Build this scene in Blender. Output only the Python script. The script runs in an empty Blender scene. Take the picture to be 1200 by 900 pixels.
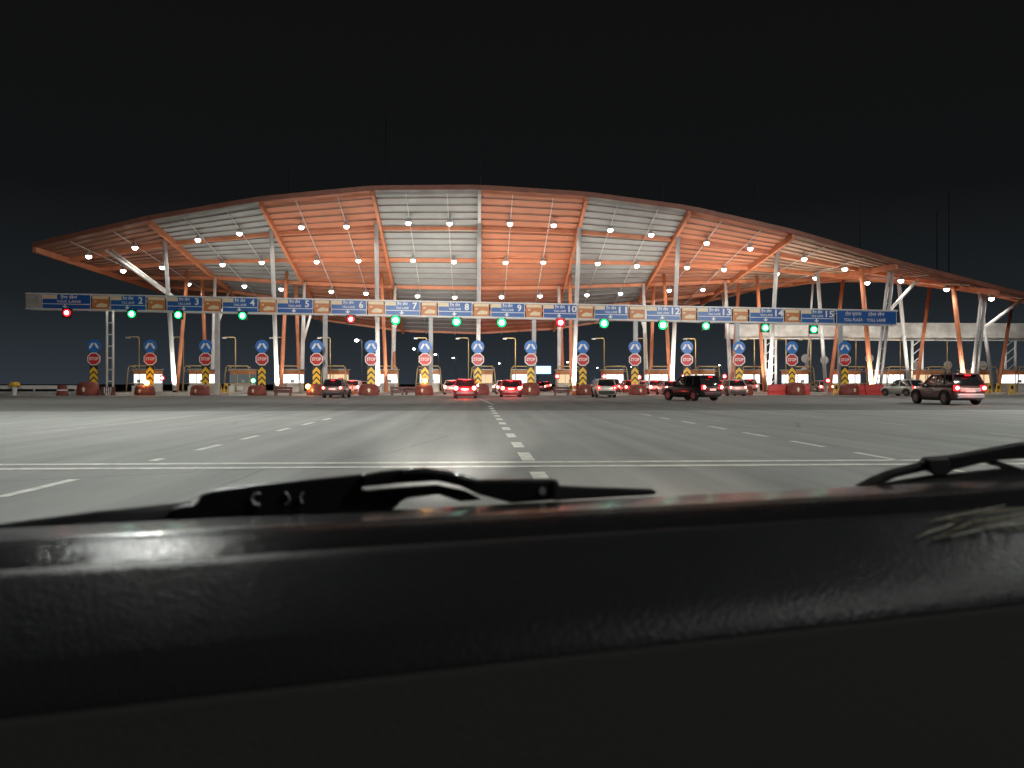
import bpy, bmesh, math, random
import numpy as np
from mathutils import Vector, Matrix
random.seed(7)
S = bpy.context.scene
C = S.collection
R = math.radians
PI = math.pi

# ------------------------------------------------------------------ frame of the place
EYE = 1.1                      # eye height above the apron
F = 900.0                      # focal length in photo pixels (1200 x 900 photo, horizon at the middle)
D = 76.25                      # distance of the row of stop signs
A = math.atan(0.0475)          # the plaza is turned this much
CA, SA = math.cos(A), math.sin(A)

def sy(px, d):
    """plaza coordinate s and camera distance Y of photo column px at plaza depth d"""
    u = (px - 600.0) / F
    Y = (d + D * CA) / (CA - u * SA)
    return u * Y * CA + (Y - D) * SA, Y
def zof(py, Y):
    return EYE + (450.0 - py) / F * Y
def sz(px, py, d):
    s, Y = sy(px, d)
    return s, zof(py, Y)
def world(s, d, z=0.0):
    return Vector((s * CA - d * SA, D + s * SA + d * CA, z))

# ------------------------------------------------------------------ mesh building
class MB:
    def __init__(self):
        self.v = []; self.f = []; self.m = []; self.mi = 0
    def add(self, vs, fs):
        o = len(self.v)
        self.v += [tuple(p) for p in vs]
        self.f += [tuple(i + o for i in f) for f in fs]
        self.m += [self.mi] * len(fs)
        return self
    def box(self, c, s, rz=0.0, M=None, taper=1.0):
        x, y, z = s[0] / 2, s[1] / 2, s[2] / 2
        vs = []
        for k, (a, b) in ((-1, (x, y)), (1, (x * taper, y * taper))):
            vs += [(-a, -b, k * z), (a, -b, k * z), (a, b, k * z), (-a, b, k * z)]
        T = Matrix.Translation(Vector(c)) @ (M if M else Matrix.Rotation(rz, 4, 'Z'))
        vs = [T @ Vector(p) for p in vs]
        return self.add(vs, [(3, 2, 1, 0), (4, 5, 6, 7), (0, 1, 5, 4), (1, 2, 6, 5), (2, 3, 7, 6), (3, 0, 4, 7)])
    def tube(self, pts, r, n=8, r2=None, cap=True):
        pts = [Vector(p) for p in pts]
        r2 = r if r2 is None else r2
        rings = []
        L = len(pts)
        up0 = None
        for i, p in enumerate(pts):
            t = (pts[min(i + 1, L - 1)] - pts[max(i - 1, 0)]).normalized()
            ref = Vector((0, 0, 1)) if abs(t.z) < 0.93 else Vector((0, 1, 0))
            a = t.cross(ref).normalized(); b = t.cross(a).normalized()
            rr = r + (r2 - r) * (i / max(L - 1, 1))
            rings.append([p + a * (rr * math.cos(2 * PI * k / n)) + b * (rr * math.sin(2 * PI * k / n)) for k in range(n)])
        vs = [q for rg in rings for q in rg]
        fs = []
        for i in range(L - 1):
            for k in range(n):
                k2 = (k + 1) % n
                fs.append((i * n + k, i * n + k2, (i + 1) * n + k2, (i + 1) * n + k))
        if cap:
            fs.append(tuple(range(n))[::-1]); fs.append(tuple((L - 1) * n + k for k in range(n)))
        return self.add(vs, fs)
    def bar(self, p0, p1, w, h):
        """square bar from p0 to p1, w sideways, h up"""
        p0, p1 = Vector(p0), Vector(p1)
        t = (p1 - p0).normalized()
        ref = Vector((0, 0, 1)) if abs(t.z) < 0.95 else Vector((0, 1, 0))
        a = t.cross(ref).normalized() * (w / 2); b = a.cross(t).normalized() * (h / 2)
        vs = [p + x for p in (p0, p1) for x in (-a - b, a - b, a + b, -a + b)]
        return self.add(vs, [(3, 2, 1, 0), (4, 5, 6, 7), (0, 1, 5, 4), (1, 2, 6, 5), (2, 3, 7, 6), (3, 0, 4, 7)])
    def prism(self, poly, ax, thick, origin=(0, 0, 0), u=(1, 0, 0), w=(0, 0, 1)):
        """extrude a 2D polygon lying in the plane (u, w) along vector ax*thick"""
        o, u, w, ax = Vector(origin), Vector(u), Vector(w), Vector(ax)
        n = len(poly)
        f0 = [o + u * p[0] + w * p[1] for p in poly]
        vs = f0 + [p + ax * thick for p in f0]
        fs = [tuple(range(n)), tuple(range(2 * n - 1, n - 1, -1))]
        fs += [(i, i + n, (i + 1) % n + n, (i + 1) % n) for i in range(n)]
        return self.add(vs, fs)
    def disc(self, c, r, thick, n=24, axis=(0, 1, 0), rot=0.0):
        ax = Vector(axis).normalized()
        ref = Vector((0, 0, 1)) if abs(ax.z) < 0.9 else Vector((1, 0, 0))
        u = ref.cross(ax).normalized(); w = ax.cross(u)
        poly = [(r * math.cos(rot + 2 * PI * k / n), r * math.sin(rot + 2 * PI * k / n)) for k in range(n)]
        return self.prism(poly, ax, thick, c, u, w)
    def lathe(self, c, prof, n=16):
        c = Vector(c)
        vs = []; fs = []
        for (r, z) in prof:
            vs += [c + Vector((r * math.cos(2 * PI * k / n), r * math.sin(2 * PI * k / n), z)) for k in range(n)]
        for i in range(len(prof) - 1):
            for k in range(n):
                k2 = (k + 1) % n
                fs.append((i * n + k, i * n + k2, (i + 1) * n + k2, (i + 1) * n + k))
        fs.append(tuple(range(n))[::-1]); fs.append(tuple((len(prof) - 1) * n + k for k in range(n)))
        return self.add(vs, fs)
    def sphere(self, c, r, n=10, sq=1.0):
        prof = [(max(r * math.sin(PI * k / 8), 1e-4), -r * sq * math.cos(PI * k / 8)) for k in range(9)]
        return self.lathe(c, prof, n)
    def build(self, name, mat, parent=None, smooth=False, bevel=0.0, sub=0):
        me = bpy.data.meshes.new(name)
        me.from_pydata(self.v, [], self.f)
        mats = mat if isinstance(mat, (list, tuple)) else [mat]
        for m in mats: me.materials.append(m)
        if len(mats) > 1:
            me.polygons.foreach_set('material_index', self.m)
        bm = bmesh.new(); bm.from_mesh(me)
        bmesh.ops.recalc_face_normals(bm, faces=bm.faces)
        bm.to_mesh(me); bm.free()
        if smooth:
            me.polygons.foreach_set('use_smooth', [True] * len(me.polygons))
        me.update()
        o = bpy.data.objects.new(name, me); C.objects.link(o)
        if parent: o.parent = parent
        if bevel:
            b = o.modifiers.new('bevel', 'BEVEL'); b.width = bevel; b.segments = 2; b.limit_method = 'ANGLE'; b.angle_limit = R(35)
        if sub:
            b = o.modifiers.new('sub', 'SUBSURF'); b.levels = sub; b.render_levels = sub
        return o

def tag(o, label=None, cat=None, group=None, kind=None):
    if label: o['label'] = label
    if cat: o['category'] = cat
    if group: o['group'] = group
    if kind: o['kind'] = kind
    return o
def thing(name, label, cat, loc=(0, 0, 0), rz=0.0, group=None):
    o = bpy.data.objects.new(name, None); C.objects.link(o)
    o.location = loc; o.rotation_euler = (0, 0, rz); o.empty_display_size = 0.3
    return tag(o, label, cat, group)
def pthing(name, label, cat, s, d, z=0.0, rz=0.0, group=None):
    return thing(name, label, cat, world(s, d, z), A + rz, group)
def children(o):
    return [c for c in bpy.data.objects if c.parent == o]
def copy_tree(o, parent=None):
    c = o.copy(); C.objects.link(c)
    if parent: c.parent = parent
    for ch in list(o.children): copy_tree(ch, c)
    return c

# ------------------------------------------------------------------ materials
def mat(name, col, rough=0.6, metal=0.0, spec=0.5, var=0.0, scale=3.0, bump=0.0, bscale=40.0, coat=0.0, emit=None, estr=0.0):
    m = bpy.data.materials.new(name); m.use_nodes = True
    nt = m.node_tree; b = nt.nodes['Principled BSDF']
    b.inputs['Base Color'].default_value = (*col, 1)
    b.inputs['Roughness'].default_value = rough
    b.inputs['Metallic'].default_value = metal
    b.inputs['Specular IOR Level'].default_value = spec
    if coat:
        b.inputs['Coat Weight'].default_value = coat; b.inputs['Coat Roughness'].default_value = 0.05
    tc = None
    if var or bump:
        tc = nt.nodes.new('ShaderNodeTexCoord')
    if var:
        nz = nt.nodes.new('ShaderNodeTexNoise'); nz.inputs['Scale'].default_value = scale; nz.inputs['Detail'].default_value = 6; nz.inputs['Roughness'].default_value = 0.65
        nt.links.new(tc.outputs['Object'], nz.inputs['Vector'])
        rp = nt.nodes.new('ShaderNodeValToRGB')
        rp.color_ramp.elements[0].position = 0.3; rp.color_ramp.elements[1].position = 0.72
        rp.color_ramp.elements[0].color = (*[c * (1 - var) for c in col], 1)
        rp.color_ramp.elements[1].color = (*[min(1, c * (1 + var)) for c in col], 1)
        nt.links.new(nz.outputs['Fac'], rp.inputs['Fac']); nt.links.new(rp.outputs['Color'], b.inputs['Base Color'])
    if bump:
        n2 = nt.nodes.new('ShaderNodeTexNoise'); n2.inputs['Scale'].default_value = bscale; n2.inputs['Detail'].default_value = 4
        nt.links.new(tc.outputs['Object'], n2.inputs['Vector'])
        bp = nt.nodes.new('ShaderNodeBump'); bp.inputs['Strength'].default_value = bump; bp.inputs['Distance'].default_value = 0.02
        nt.links.new(n2.outputs['Fac'], bp.inputs['Height']); nt.links.new(bp.outputs['Normal'], b.inputs['Normal'])
    if emit:
        b.inputs['Emission Color'].default_value = (*emit, 1); b.inputs['Emission Strength'].default_value = estr
    return m

M = {}
M['white_paint'] = mat('white_paint', (.68, .68, .66), .45, var=.12, scale=1.5)
M['grey_paint'] = mat('grey_paint', (.46, .47, .47), .5, var=.15, scale=1.2)
M['orange_paint'] = mat('orange_paint', (.52, .19, .09), .5, var=.15, scale=1.2)
M['orange_sheet'] = mat('orange_sheet', (.40, .155, .085), .55, var=.16, scale=.35)
M['grey_sheet'] = mat('grey_sheet', (.265, .29, .29), .5, var=.16, scale=.35)
M['pale_sheet'] = mat('pale_orange_sheet', (.36, .23, .16), .55, var=.18, scale=.35)
M['rust_sheet'] = mat('rust_sheet', (.30, .135, .085), .55, var=.2, scale=.4)
M['dark_steel'] = mat('dark_steel', (.17, .12, .10), .6)
M['roof_top'] = mat('roof_top', (.22, .08, .05), .6, var=.2, scale=.5)
M['galv'] = mat('galvanised', (.40, .41, .41), .45, metal=.3, var=.2, scale=2)
M['blue_sign'] = mat('blue_sign', (.014, .10, .36), .4, var=.06)
M['disc_blue'] = mat('disc_blue', (.02, .17, .55), .4, var=.05)
M['sign_white'] = mat('sign_white', (.8, .8, .78), .4, var=.05)
M['tag_cream'] = mat('tag_cream', (.75, .62, .42), .45, var=.1)
M['sign_orange'] = mat('sign_orange', (.55, .19, .055), .45, var=.1)
M['stop_red'] = mat('stop_red', (.55, .02, .025), .4, var=.06)
M['chev_yellow'] = mat('chevron_yellow', (.85, .53, .03), .45, var=.1)
M['black'] = mat('black_paint', (.012, .012, .013), .5)
M['concrete'] = mat('kerb_concrete', (.36, .35, .33), .8, var=.25, scale=1.1, bump=.3, bscale=9)
M['nose_red'] = mat('nose_red', (.17, .032, .022), .65, var=.5, scale=2.2)
M['plastic_red'] = mat('barrier_red', (.50, .035, .03), .5, var=.22, scale=3)
M['barricade'] = mat('barricade_maroon', (.10, .035, .032), .6, var=.3, scale=4)
M['yellow_pipe'] = mat('yellow_pipe', (.42, .31, .13), .5, var=.2, scale=3)
M['booth_orange'] = mat('booth_orange', (.58, .22, .09), .5, var=.12, scale=2)
M['booth_wall'] = mat('booth_wall', (.55, .52, .47), .6, var=.15, scale=2)
M['booth_glass'] = mat('booth_dark_glass', (.05, .06, .06), .1, spec=.6)
M['rubber'] = mat('rubber', (.016, .016, .017), .7, var=.3, scale=20)
M['rim'] = mat('rim', (.16, .16, .165), .35, metal=.9)
M['glass'] = mat('car_glass', (.012, .013, .015), .08, spec=.7)
M['trim'] = mat('black_trim', (.02, .02, .021), .45)
M['plate'] = mat('number_plate', (.7, .7, .66), .5)
M['plate_y'] = mat('number_plate_yellow', (.7, .5, .05), .5)
M['chrome'] = mat('chrome', (.6, .6, .62), .2, metal=1)
M['backplate'] = mat('sign_back', (.42, .43, .42), .55, var=.15, scale=3)
M['cone_orange'] = mat('cone_orange', (.62, .14, .02), .5, var=.1)
M['yellow_board'] = mat('yellow_board', (.70, .42, .04), .5, var=.15, scale=4)
M['cloth'] = mat('shirt', (.12, .14, .2), .8)
M['skin'] = mat('skin', (.30, .17, .11), .6)
def emat(name, col, st):
    m = bpy.data.materials.new(name); m.use_nodes = True
    nt = m.node_tree; nt.nodes.clear()
    e = nt.nodes.new('ShaderNodeEmission'); o = nt.nodes.new('ShaderNodeOutputMaterial')
    e.inputs['Color'].default_value = (*col, 1); e.inputs['Strength'].default_value = st
    nt.links.new(e.outputs[0], o.inputs[0])
    return m
E = {
    'flood': emat('floodlight_glow', (1, .95, .86), 14),
    'green': emat('green_lens', (.002, 1, .19), 2.7), 'green_hot': emat('green_core', (.55, 1, .86), 30),
    'red': emat('red_lens', (1, .012, .02), 2.5), 'red_hot': emat('red_core', (1, .42, .36), 14),
    'tail': emat('tail_lens', (1, .016, .025), 3.2), 'tail_hot': emat('tail_core', (1, .40, .30), 16),
    'amber': emat('amber_beacon', (1, .42, .08), 18),
    'window': emat('lit_window', (.97, .99, 1), 2.0), 'window_warm': emat('lit_window_warm', (1, .72, .42), 1.0), 'window_dim': emat('dim_window', (.75, .9, .88), .12),
    'head': emat('headlight_glow', (1, .95, .85), 9),
    'lamp': emat('street_lamp_glow', (1, .97, .9), 22),
    'board': emat('lit_board', (.35, .55, 1), 2.6), 'board_w': emat('lit_board_core', (.8, .9, 1), 4.0),
}

# ------------------------------------------------------------------ ground
def ground_mat(name, col, rough, var, joint=False):
    m = bpy.data.materials.new(name); m.use_nodes = True
    nt = m.node_tree; b = nt.nodes['Principled BSDF']; L = nt.links
    tc = nt.nodes.new('ShaderNodeTexCoord')
    n1 = nt.nodes.new('ShaderNodeTexNoise'); n1.inputs['Scale'].default_value = .16; n1.inputs['Detail'].default_value = 5
    mp = nt.nodes.new('ShaderNodeMapping'); mp.inputs['Scale'].default_value = (1, .35, 1); mp.inputs['Rotation'].default_value = (0, 0, -.05)
    L.new(tc.outputs['Object'], mp.inputs['Vector']); L.new(mp.outputs['Vector'], n1.inputs['Vector'])
    n2 = nt.nodes.new('ShaderNodeTexNoise'); n2.inputs['Scale'].default_value = 22; n2.inputs['Detail'].default_value = 8; n2.inputs['Roughness'].default_value = .75
    L.new(tc.outputs['Object'], n2.inputs['Vector'])
    n3 = nt.nodes.new('ShaderNodeTexNoise'); n3.inputs['Scale'].default_value = 1.1; n3.inputs['Detail'].default_value = 6
    L.new(mp.outputs['Vector'], n3.inputs['Vector'])
    ad = nt.nodes.new('ShaderNodeMath'); ad.operation = 'ADD'; L.new(n1.outputs['Fac'], ad.inputs[0]); L.new(n2.outputs['Fac'], ad.inputs[1])
    ad2 = nt.nodes.new('ShaderNodeMath'); ad2.operation = 'ADD'; L.new(ad.outputs[0], ad2.inputs[0]); L.new(n3.outputs['Fac'], ad2.inputs[1])
    dv = nt.nodes.new('ShaderNodeMath'); dv.operation = 'DIVIDE'; L.new(ad2.outputs[0], dv.inputs[0]); dv.inputs[1].default_value = 3
    rp = nt.nodes.new('ShaderNodeValToRGB'); rp.color_ramp.elements[0].position = .36; rp.color_ramp.elements[1].position = .64
    rp.color_ramp.elements[0].color = (*[c * (1 - var) for c in col], 1); rp.color_ramp.elements[1].color = (*[c * (1 + var) for c in col], 1)
    m2 = nt.nodes.new('ShaderNodeMapping'); m2.inputs['Scale'].default_value = (1.6, .035, 1); L.new(tc.outputs['Object'], m2.inputs['Vector'])
    n4 = nt.nodes.new('ShaderNodeTexNoise'); n4.inputs['Scale'].default_value = 1.0; n4.inputs['Detail'].default_value = 4; L.new(m2.outputs['Vector'], n4.inputs['Vector'])
    mxx = nt.nodes.new('ShaderNodeMix'); mxx.data_type = 'FLOAT'; mxx.inputs[0].default_value = .46; L.new(dv.outputs[0], mxx.inputs[2]); L.new(n4.outputs['Fac'], mxx.inputs[3])
    L.new(mxx.outputs[0], rp.inputs['Fac'])
    out = rp.outputs['Color']
    # thin wandering cracks
    vo = nt.nodes.new('ShaderNodeTexVoronoi'); vo.feature = 'DISTANCE_TO_EDGE'; vo.inputs['Scale'].default_value = .11
    nw = nt.nodes.new('ShaderNodeTexNoise'); nw.inputs['Scale'].default_value = .8; nw.inputs['Detail'].default_value = 5
    mx = nt.nodes.new('ShaderNodeMix'); mx.data_type = 'VECTOR'; mx.inputs['Factor'].default_value = .12
    L.new(tc.outputs['Object'], nw.inputs['Vector'])
    L.new(tc.outputs['Object'], mx.inputs[4]); L.new(nw.outputs['Color'], mx.inputs[5]); L.new(mx.outputs[1], vo.inputs['Vector'])
    cr = nt.nodes.new('ShaderNodeMapRange'); cr.inputs['From Min'].default_value = .0; cr.inputs['From Max'].default_value = .004; cr.inputs['To Min'].default_value = .72; cr.inputs['To Max'].default_value = 1
    L.new(vo.outputs['Distance'], cr.inputs['Value'])
    ml = nt.nodes.new('ShaderNodeMix'); ml.data_type = 'RGBA'; ml.blend_type = 'MULTIPLY'; ml.inputs['Factor'].default_value = 1
    L.new(out, ml.inputs[6]); L.new(cr.outputs['Result'], ml.inputs[7])
    L.new(ml.outputs[2], b.inputs['Base Color'])
    bp = nt.nodes.new('ShaderNodeBump'); bp.inputs['Strength'].default_value = .6; bp.inputs['Distance'].default_value = .012
    L.new(n2.outputs['Fac'], bp.inputs['Height']); L.new(bp.outputs['Normal'], b.inputs['Normal'])
    b.inputs['Roughness'].default_value = rough
    b.inputs['Specular IOR Level'].default_value = .3
    return m
M['asphalt'] = ground_mat('asphalt', (.135, .133, .126), .75, .32)
M['apron'] = ground_mat('apron_concrete', (.225, .226, .216), .7, .30)
M['plaza_floor'] = ground_mat('plaza_concrete', (.34, .335, .32), .7, .2)
M['earth'] = ground_mat('dark_earth', (.035, .036, .03), .9, .35)
M['line'] = mat('road_paint', (.56, .55, .50), .6, var=.36, scale=5)

def sheet(name, x0, x1, y0, y1, z, m, rz=A, org=None, n=1):
    mb = MB()
    mb.add([(x0, y0, 0), (x1, y0, 0), (x1, y1, 0), (x0, y1, 0)], [(0, 1, 2, 3)])
    o = mb.build(name, m)
    o.location = (org or Vector((0, D, 0))) + Vector((0, 0, z)); o.rotation_euler = (0, 0, rz)
    return tag(o, kind='structure')
sheet('ground', -1500, 1500, -400, 2600, -.012, M['earth'])
sheet('asphalt_road', -62, 120, -110, -2.4, -.004, M['asphalt'])
sheet('apron', -70, 125, -110, -44.5, .0, M['apron'])
sheet('plaza_pavement', -62, 120, -2.4, 60, 0.0, M['plaza_floor'])
sheet('expressway_road', -32, 30, 60, 900, -.004, M['asphalt'])

# painted markings: one object per line family, lying on the apron
mk = MB()
def strip(mb, x0, y0, x1, y1, w, z=.005):
    p, q = Vector((x0, y0, z)), Vector((x1, y1, z)); t = (q - p).normalized(); n_ = Vector((-t.y, t.x, 0)) * w / 2
    mb.add([p - n_, p + n_, q + n_, q - n_], [(0, 3, 2, 1)])
def lane_x(c, Y): return c - .049 * Y
mk = MB()
for Y in (10.22, 10.78):
    x0, x1 = -60, 80
    strip(mk, x0, Y + .049 * x0 + .0, x1, Y + .049 * x1, .2 if Y < 10.5 else .2)
tag(mk.build('road_line', M['line']), kind='structure').name = 'rumble_line'
mk = MB(); strip(mk, -60, 27.4 - 60 * .049, 85, 27.4 + 85 * .049, .12)
tag(mk.build('road_joint_line', mat('worn_paint', (.34, .33, .31), .7, var=.35, scale=3)), kind='structure')
def dashes(name, c, Ys, w, m=None):
    mb = MB()
    for a, b in Ys: strip(mb, lane_x(c, a), a, lane_x(c, b), b, w)
    tag(mb.build(name, m or M['line']), kind='structure')
dashes('lane_dash_line', -4.6, [(4.9, 6.2), (7.44, 8.84), (10.95, 11.3), (10.0, 10.1), (12.7, 13.9), (15.2, 16.3), (17.9, 19.1), (20.6, 22), (23.3, 24.6)], .13)
dashes('lane_dash_line', .78, [(8.6, 9.6), (11.0, 12.3), (13.3, 14.5), (15.8, 17), (18.3, 19.5), (20.8, 22), (23.3, 24.5), (25.8, 27), (28.3, 29.5), (30.8, 32), (33.5, 35), (36.5, 38)], .19)
dashes('lane_dash_line', 6.1, [(9.0, 9.9), (11.05, 12.3), (13.4, 14.8), (16.0, 17.4), (18.6, 20), (21.2, 22.6), (24, 25.2), (26.6, 28)], .12)
M['faint'] = mat('worn_lane_paint', (.33, .325, .31), .7, var=.4, scale=2)
dashes('lane_dash_line', 11.5, [(15.6, 17.2), (20.5, 22.5), (25, 27)], .14, M['faint'])
dashes('lane_dash_line', -9.9, [(15, 16.2), (18, 19.6), (22, 23.6)], .14, M['faint'])
mk = MB()
pts = [(-.95, 40), (-1.3, 44), (-1.75, 50), (-2.6, 58), (-3.4, 66)]
for p, q in zip(pts, pts[1:]): strip(mk, p[0], p[1], q[0], q[1], .18)
tag(mk.build('guide_line', M['faint']), kind='structure')

# ------------------------------------------------------------------ canopy
FRONT = [(40, 289), (105, 272), (175, 257.5), (240, 245), (305, 235), (370, 228), (437, 223), (500, 221), (562, 221), (625, 223.5), (688, 231), (750, 237), (808, 246), (870, 259), (936, 274), (992, 291), (1040, 306), (1073, 317), (1110, 326), (1150, 334), (1200, 346)]
REAR = [(195, 340), (240, 346), (300, 356), (347, 368), (400, 380), (460, 386), (510, 389), (560, 390), (600, 389), (640, 386), (686, 380), (740, 371), (800, 360), (860, 346), (915, 333), (950, 326), (990, 322), (1040, 322), (1075, 325), (1110, 332), (1150, 340), (1200, 350)]
DF, DR = -1.25, 29.75
fs_, fz_ = zip(*[sz(x, y, DF) for x, y in FRONT]); rs_, rz_ = zip(*[sz(x, y, DR) for x, y in REAR])
SL = sy(40, DF)[0]
SR = 58.0
pf = np.polyfit(fs_, fz_, 8); pr = np.polyfit(rs_, rz_, 8)
def zf(s): return float(np.polyval(pf, min(s, fs_[-1] + 1)) - max(0, s - fs_[-1] - 1) * .25)
def zr(s):
    s2 = max(min(s, rs_[-1]), rs_[0])
    return float(np.polyval(pr, s2) - max(0, s - rs_[-1]) * .1 + max(0, rs_[0] - s) * .1)
zf0, zr0 = zf, zr
def facet():
    r = [SL] + [sy(p, DF)[0] for p in (175, 305, 437, 562, 687, 808, 930)]
    while r[-1] + 10.5 < SR: r.append(r[-1] + 10.5)
    return r + [SR]
FR = facet(); FZ = [zf0(x) for x in FR]; RZ = [zr0(x) for x in FR]
def zf(s): return float(np.interp(s, FR, FZ))
def zr(s): return float(np.interp(s, FR, RZ))
def roof(s, d):
    t = (d - DF) / (DR - DF)
    return zf(s) * (1 - t) + zr(s) * t
canopy = pthing('toll_canopy', 'huge swooping toll plaza roof of orange and grey panels on slanted columns', 'canopy', 0, 0)
ribs_px = [175, 305, 437, 562, 687, 808, 930]
RIB = [SL] + [sy(p, DF)[0] for p in ribs_px]
while RIB[-1] + 10.5 < SR: RIB.append(RIB[-1] + 10.5)
RIB.append(SR) if SR - RIB[-1] > 3 else None
def surf(mb, s0, s1, d0, d1, ns, nd, dz, thick=.0, rev=False):
    vs = []; fs = []
    for j in range(nd + 1):
        for i in range(ns + 1):
            s = s0 + (s1 - s0) * i / ns; d = d0 + (d1 - d0) * j / nd
            vs.append((s, d, roof(s, d) + dz))
    n = ns + 1
    for j in range(nd):
        for i in range(ns):
            fs.append((j * n + i, j * n + i + 1, (j + 1) * n + i + 1, (j + 1) * n + i))
    mb.add(vs, fs)
cols = ['rust_sheet', 'grey_sheet', 'orange_sheet', 'grey_sheet', 'orange_sheet', 'grey_sheet', 'orange_sheet', 'pale_sheet', 'orange_sheet', 'orange_sheet', 'orange_sheet']
for i in range(len(RIB) - 1):
    # corrugated underside sheets in overlapping courses, each a shallow step
    mb = MB()
    nc = 26
    for k in range(nc):
        d0 = DF + (DR - DF) * k / nc; d1 = DF + (DR - DF) * (k + 1) / nc
        ns = 6
        vs = []; fs = []
        for ii in range(ns + 1):
            s = RIB[i] + (RIB[i + 1] - RIB[i]) * ii / ns
            vs += [(s, d0, roof(s, d0) + .02), (s, d1, roof(s, d1) + .075), (s, d1, roof(s, d1) + .02)]
        for ii in range(ns):
            a = ii * 3; b = a + 3
            fs += [(a, b, b + 1, a + 1), (a + 1, b + 1, b + 2, a + 2)]
        mb.add(vs, fs)
    mb.build('roof_panel', M[cols[i]], canopy)
mb = MB(); surf(mb, SL, SR, DF, DR, 60, 10, .33); mb.build('roof_deck', M['roof_top'], canopy)
def along_s(mb, d, dz, w, h, s0=SL, s1=SR, n=60):
    for i in range(n):
        a = s0 + (s1 - s0) * i / n; b = s0 + (s1 - s0) * (i + 1) / n
        mb.bar((a, d, roof(a, d) + dz), (b, d, roof(b, d) + dz), w, h)
for k in range(1, 5):
    mb = MB(); along_s(mb, DF + (DR - DF) * k / 5, -.18, .34, .40); mb.build('purlin_beam', M['orange_paint'], canopy)
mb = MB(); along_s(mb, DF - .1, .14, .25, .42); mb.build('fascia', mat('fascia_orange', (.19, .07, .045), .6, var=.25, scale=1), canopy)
mb = MB(); along_s(mb, DR + .1, .1, .25, .5); mb.build('fascia', M['orange_paint'], canopy)
for k in range(1, 26):
    if k % 5 == 0: continue
    mb = MB(); d = DF + (DR - DF) * (k + .1) / 26; along_s(mb, d, .0, .08, .09, n=40); mb.build('purlin', M['dark_steel'], canopy)
for i, s in enumerate(RIB):
    mb = MB()
    n = 6
    for j in range(n):
        d0 = DF + (DR - DF) * j / n; d1 = DF + (DR - DF) * (j + 1) / n
        mb.bar((s, d0, roof(s, d0) - .25), (s, d1, roof(s, d1) - .25), .30 if i != 4 else .32, .55)
    mb.build('rib', M['orange_paint'] if i not in (4,) else M['grey_paint'], canopy)
for i in range(len(RIB) - 1):
    mid = (RIB[i] + RIB[i + 1]) / 2
    for o in (-2.0, 2.0):
        mb = MB()
        for j in range(6):
            d0 = DF + (DR - DF) * j / 6; d1 = DF + (DR - DF) * (j + 1) / 6
            mb.bar((mid + o, d0, roof(mid + o, d0) - .34), (mid + o, d1, roof(mid + o, d1) - .34), .07, .07)
        mb.build('tie_rod', M['grey_paint'], canopy)

def column(m, pb, db, pt, dt, yt=None, r=.2, r2=None, zb=.15, yb=None, two=False):
    sb = sy(pb, db)[0]; st = sy(pt, dt)[0]
    z = roof(st, dt) - .3 if yt is None else sz(pt, yt, dt)[1]
    if yb is not None: zb = sz(pb, yb, db)[1]
    mb = MB()
    if not two:
        mb.tube([(sb, db, zb), (st, dt, z)], r, 10, r2)
    else:
        for o in (-two, two):
            mb.tube([(sb + o, db, zb), (st + o * .8, dt, z)], r, 8)
        for k in range(1, 8):
            t = k / 8; x = sb + (st - sb) * t; y = db + (dt - db) * t; zz = zb + (z - zb) * t
            mb.bar((x - two, y, zz), (x + two, y, zz), .08, .1)
    return mb.build('column', M[m], canopy, smooth=True)
# V pairs: pale column leaning to the front edge, orange column leaning back, in the plane of each rib
for (pb, pt) in ((205, 193), (325, 318), (443, 441), (560, 562), (672, 679), (787, 795), (901, 911)):
    column('grey_paint', pb, 6, pt, 3.6, r=.22)
for (pb, pt) in ((207, 220), (329, 336), (453, 447), (670, 668), (786, 778), (896, 887)):
    column('orange_paint', pb, 6.4, pt, 14, r=.2)
# rear orange columns and white Y columns
for (pb, pt) in ((242, 237), (351, 347), (463, 459), (660, 656), (762, 766), (857, 866)):
    column('orange_paint', pb, 15.5, pt, 17.5, r=.21)
for (pb, pt, pj, yj, pa, ya) in ((249, 252, 251, 392, 269, 364), (353, 357, 355, 402, 369, 377), (460, 463, 461, 398, 467, 380), (656, 655, 656, 388, 649, 372), (758, 754, 756, 388, 744, 372), (857, 850, 853, 396, 846, 372)):
    column('white_paint', pb, 16, pt, 16.8, r=.30, r2=.17)
    column('white_paint', pj, 16.3, pa, 22, r=.15, yb=yj, zb=0)
# open right-hand bays: white, orange and laddered columns
for (m, pb, pt, db, dt, r, two) in (('grey_paint', 968, 958, 10, 9, .2, 0), ('orange_paint', 972, 988, 10, 16, .21, 0), ('orange_paint', 1022, 1009, 6, 3.5, .24, 0),
        ('grey_paint', 1028, 1044, 5, 2.2, .17, .28), ('grey_paint', 1066, 1053, 9, 6, .2, 0), ('orange_paint', 1073, 1090, 9, 14, .2, 0), ('orange_paint', 1131, 1117, 6, 3, .23, 0),
        ('grey_paint', 1140, 1153, 5, 2.2, .17, .26), ('grey_paint', 1164, 1148, 9, 6, .2, 0), ('orange_paint', 1169, 1188, 9, 14, .2, 0), ('orange_paint', 1228, 1214, 6, 3, .23, 0), ('grey_paint', 944, 953, 12, 14, .12, 0)):
    column(m, pb, db, pt, dt, r=r, two=two)
for (pj, yj, pa, d0, d1, r) in ((207, 352, 124, 5.5, 3.5, .15), (212, 354, 131, 5.8, 3.8, .13), (1036, 371, 1076, 4.2, 3.2, .17), (1148, 388, 1197, 4.2, 3.2, .17)):
    sb, zb = sz(pj, yj, d0); st = sy(pa, d1)[0]
    mb = MB(); mb.tube([(sb, d0, zb), (st, d1, roof(st, d1) - .25)], r, 8); mb.build('brace', M['white_paint'], canopy, smooth=True)

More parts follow.
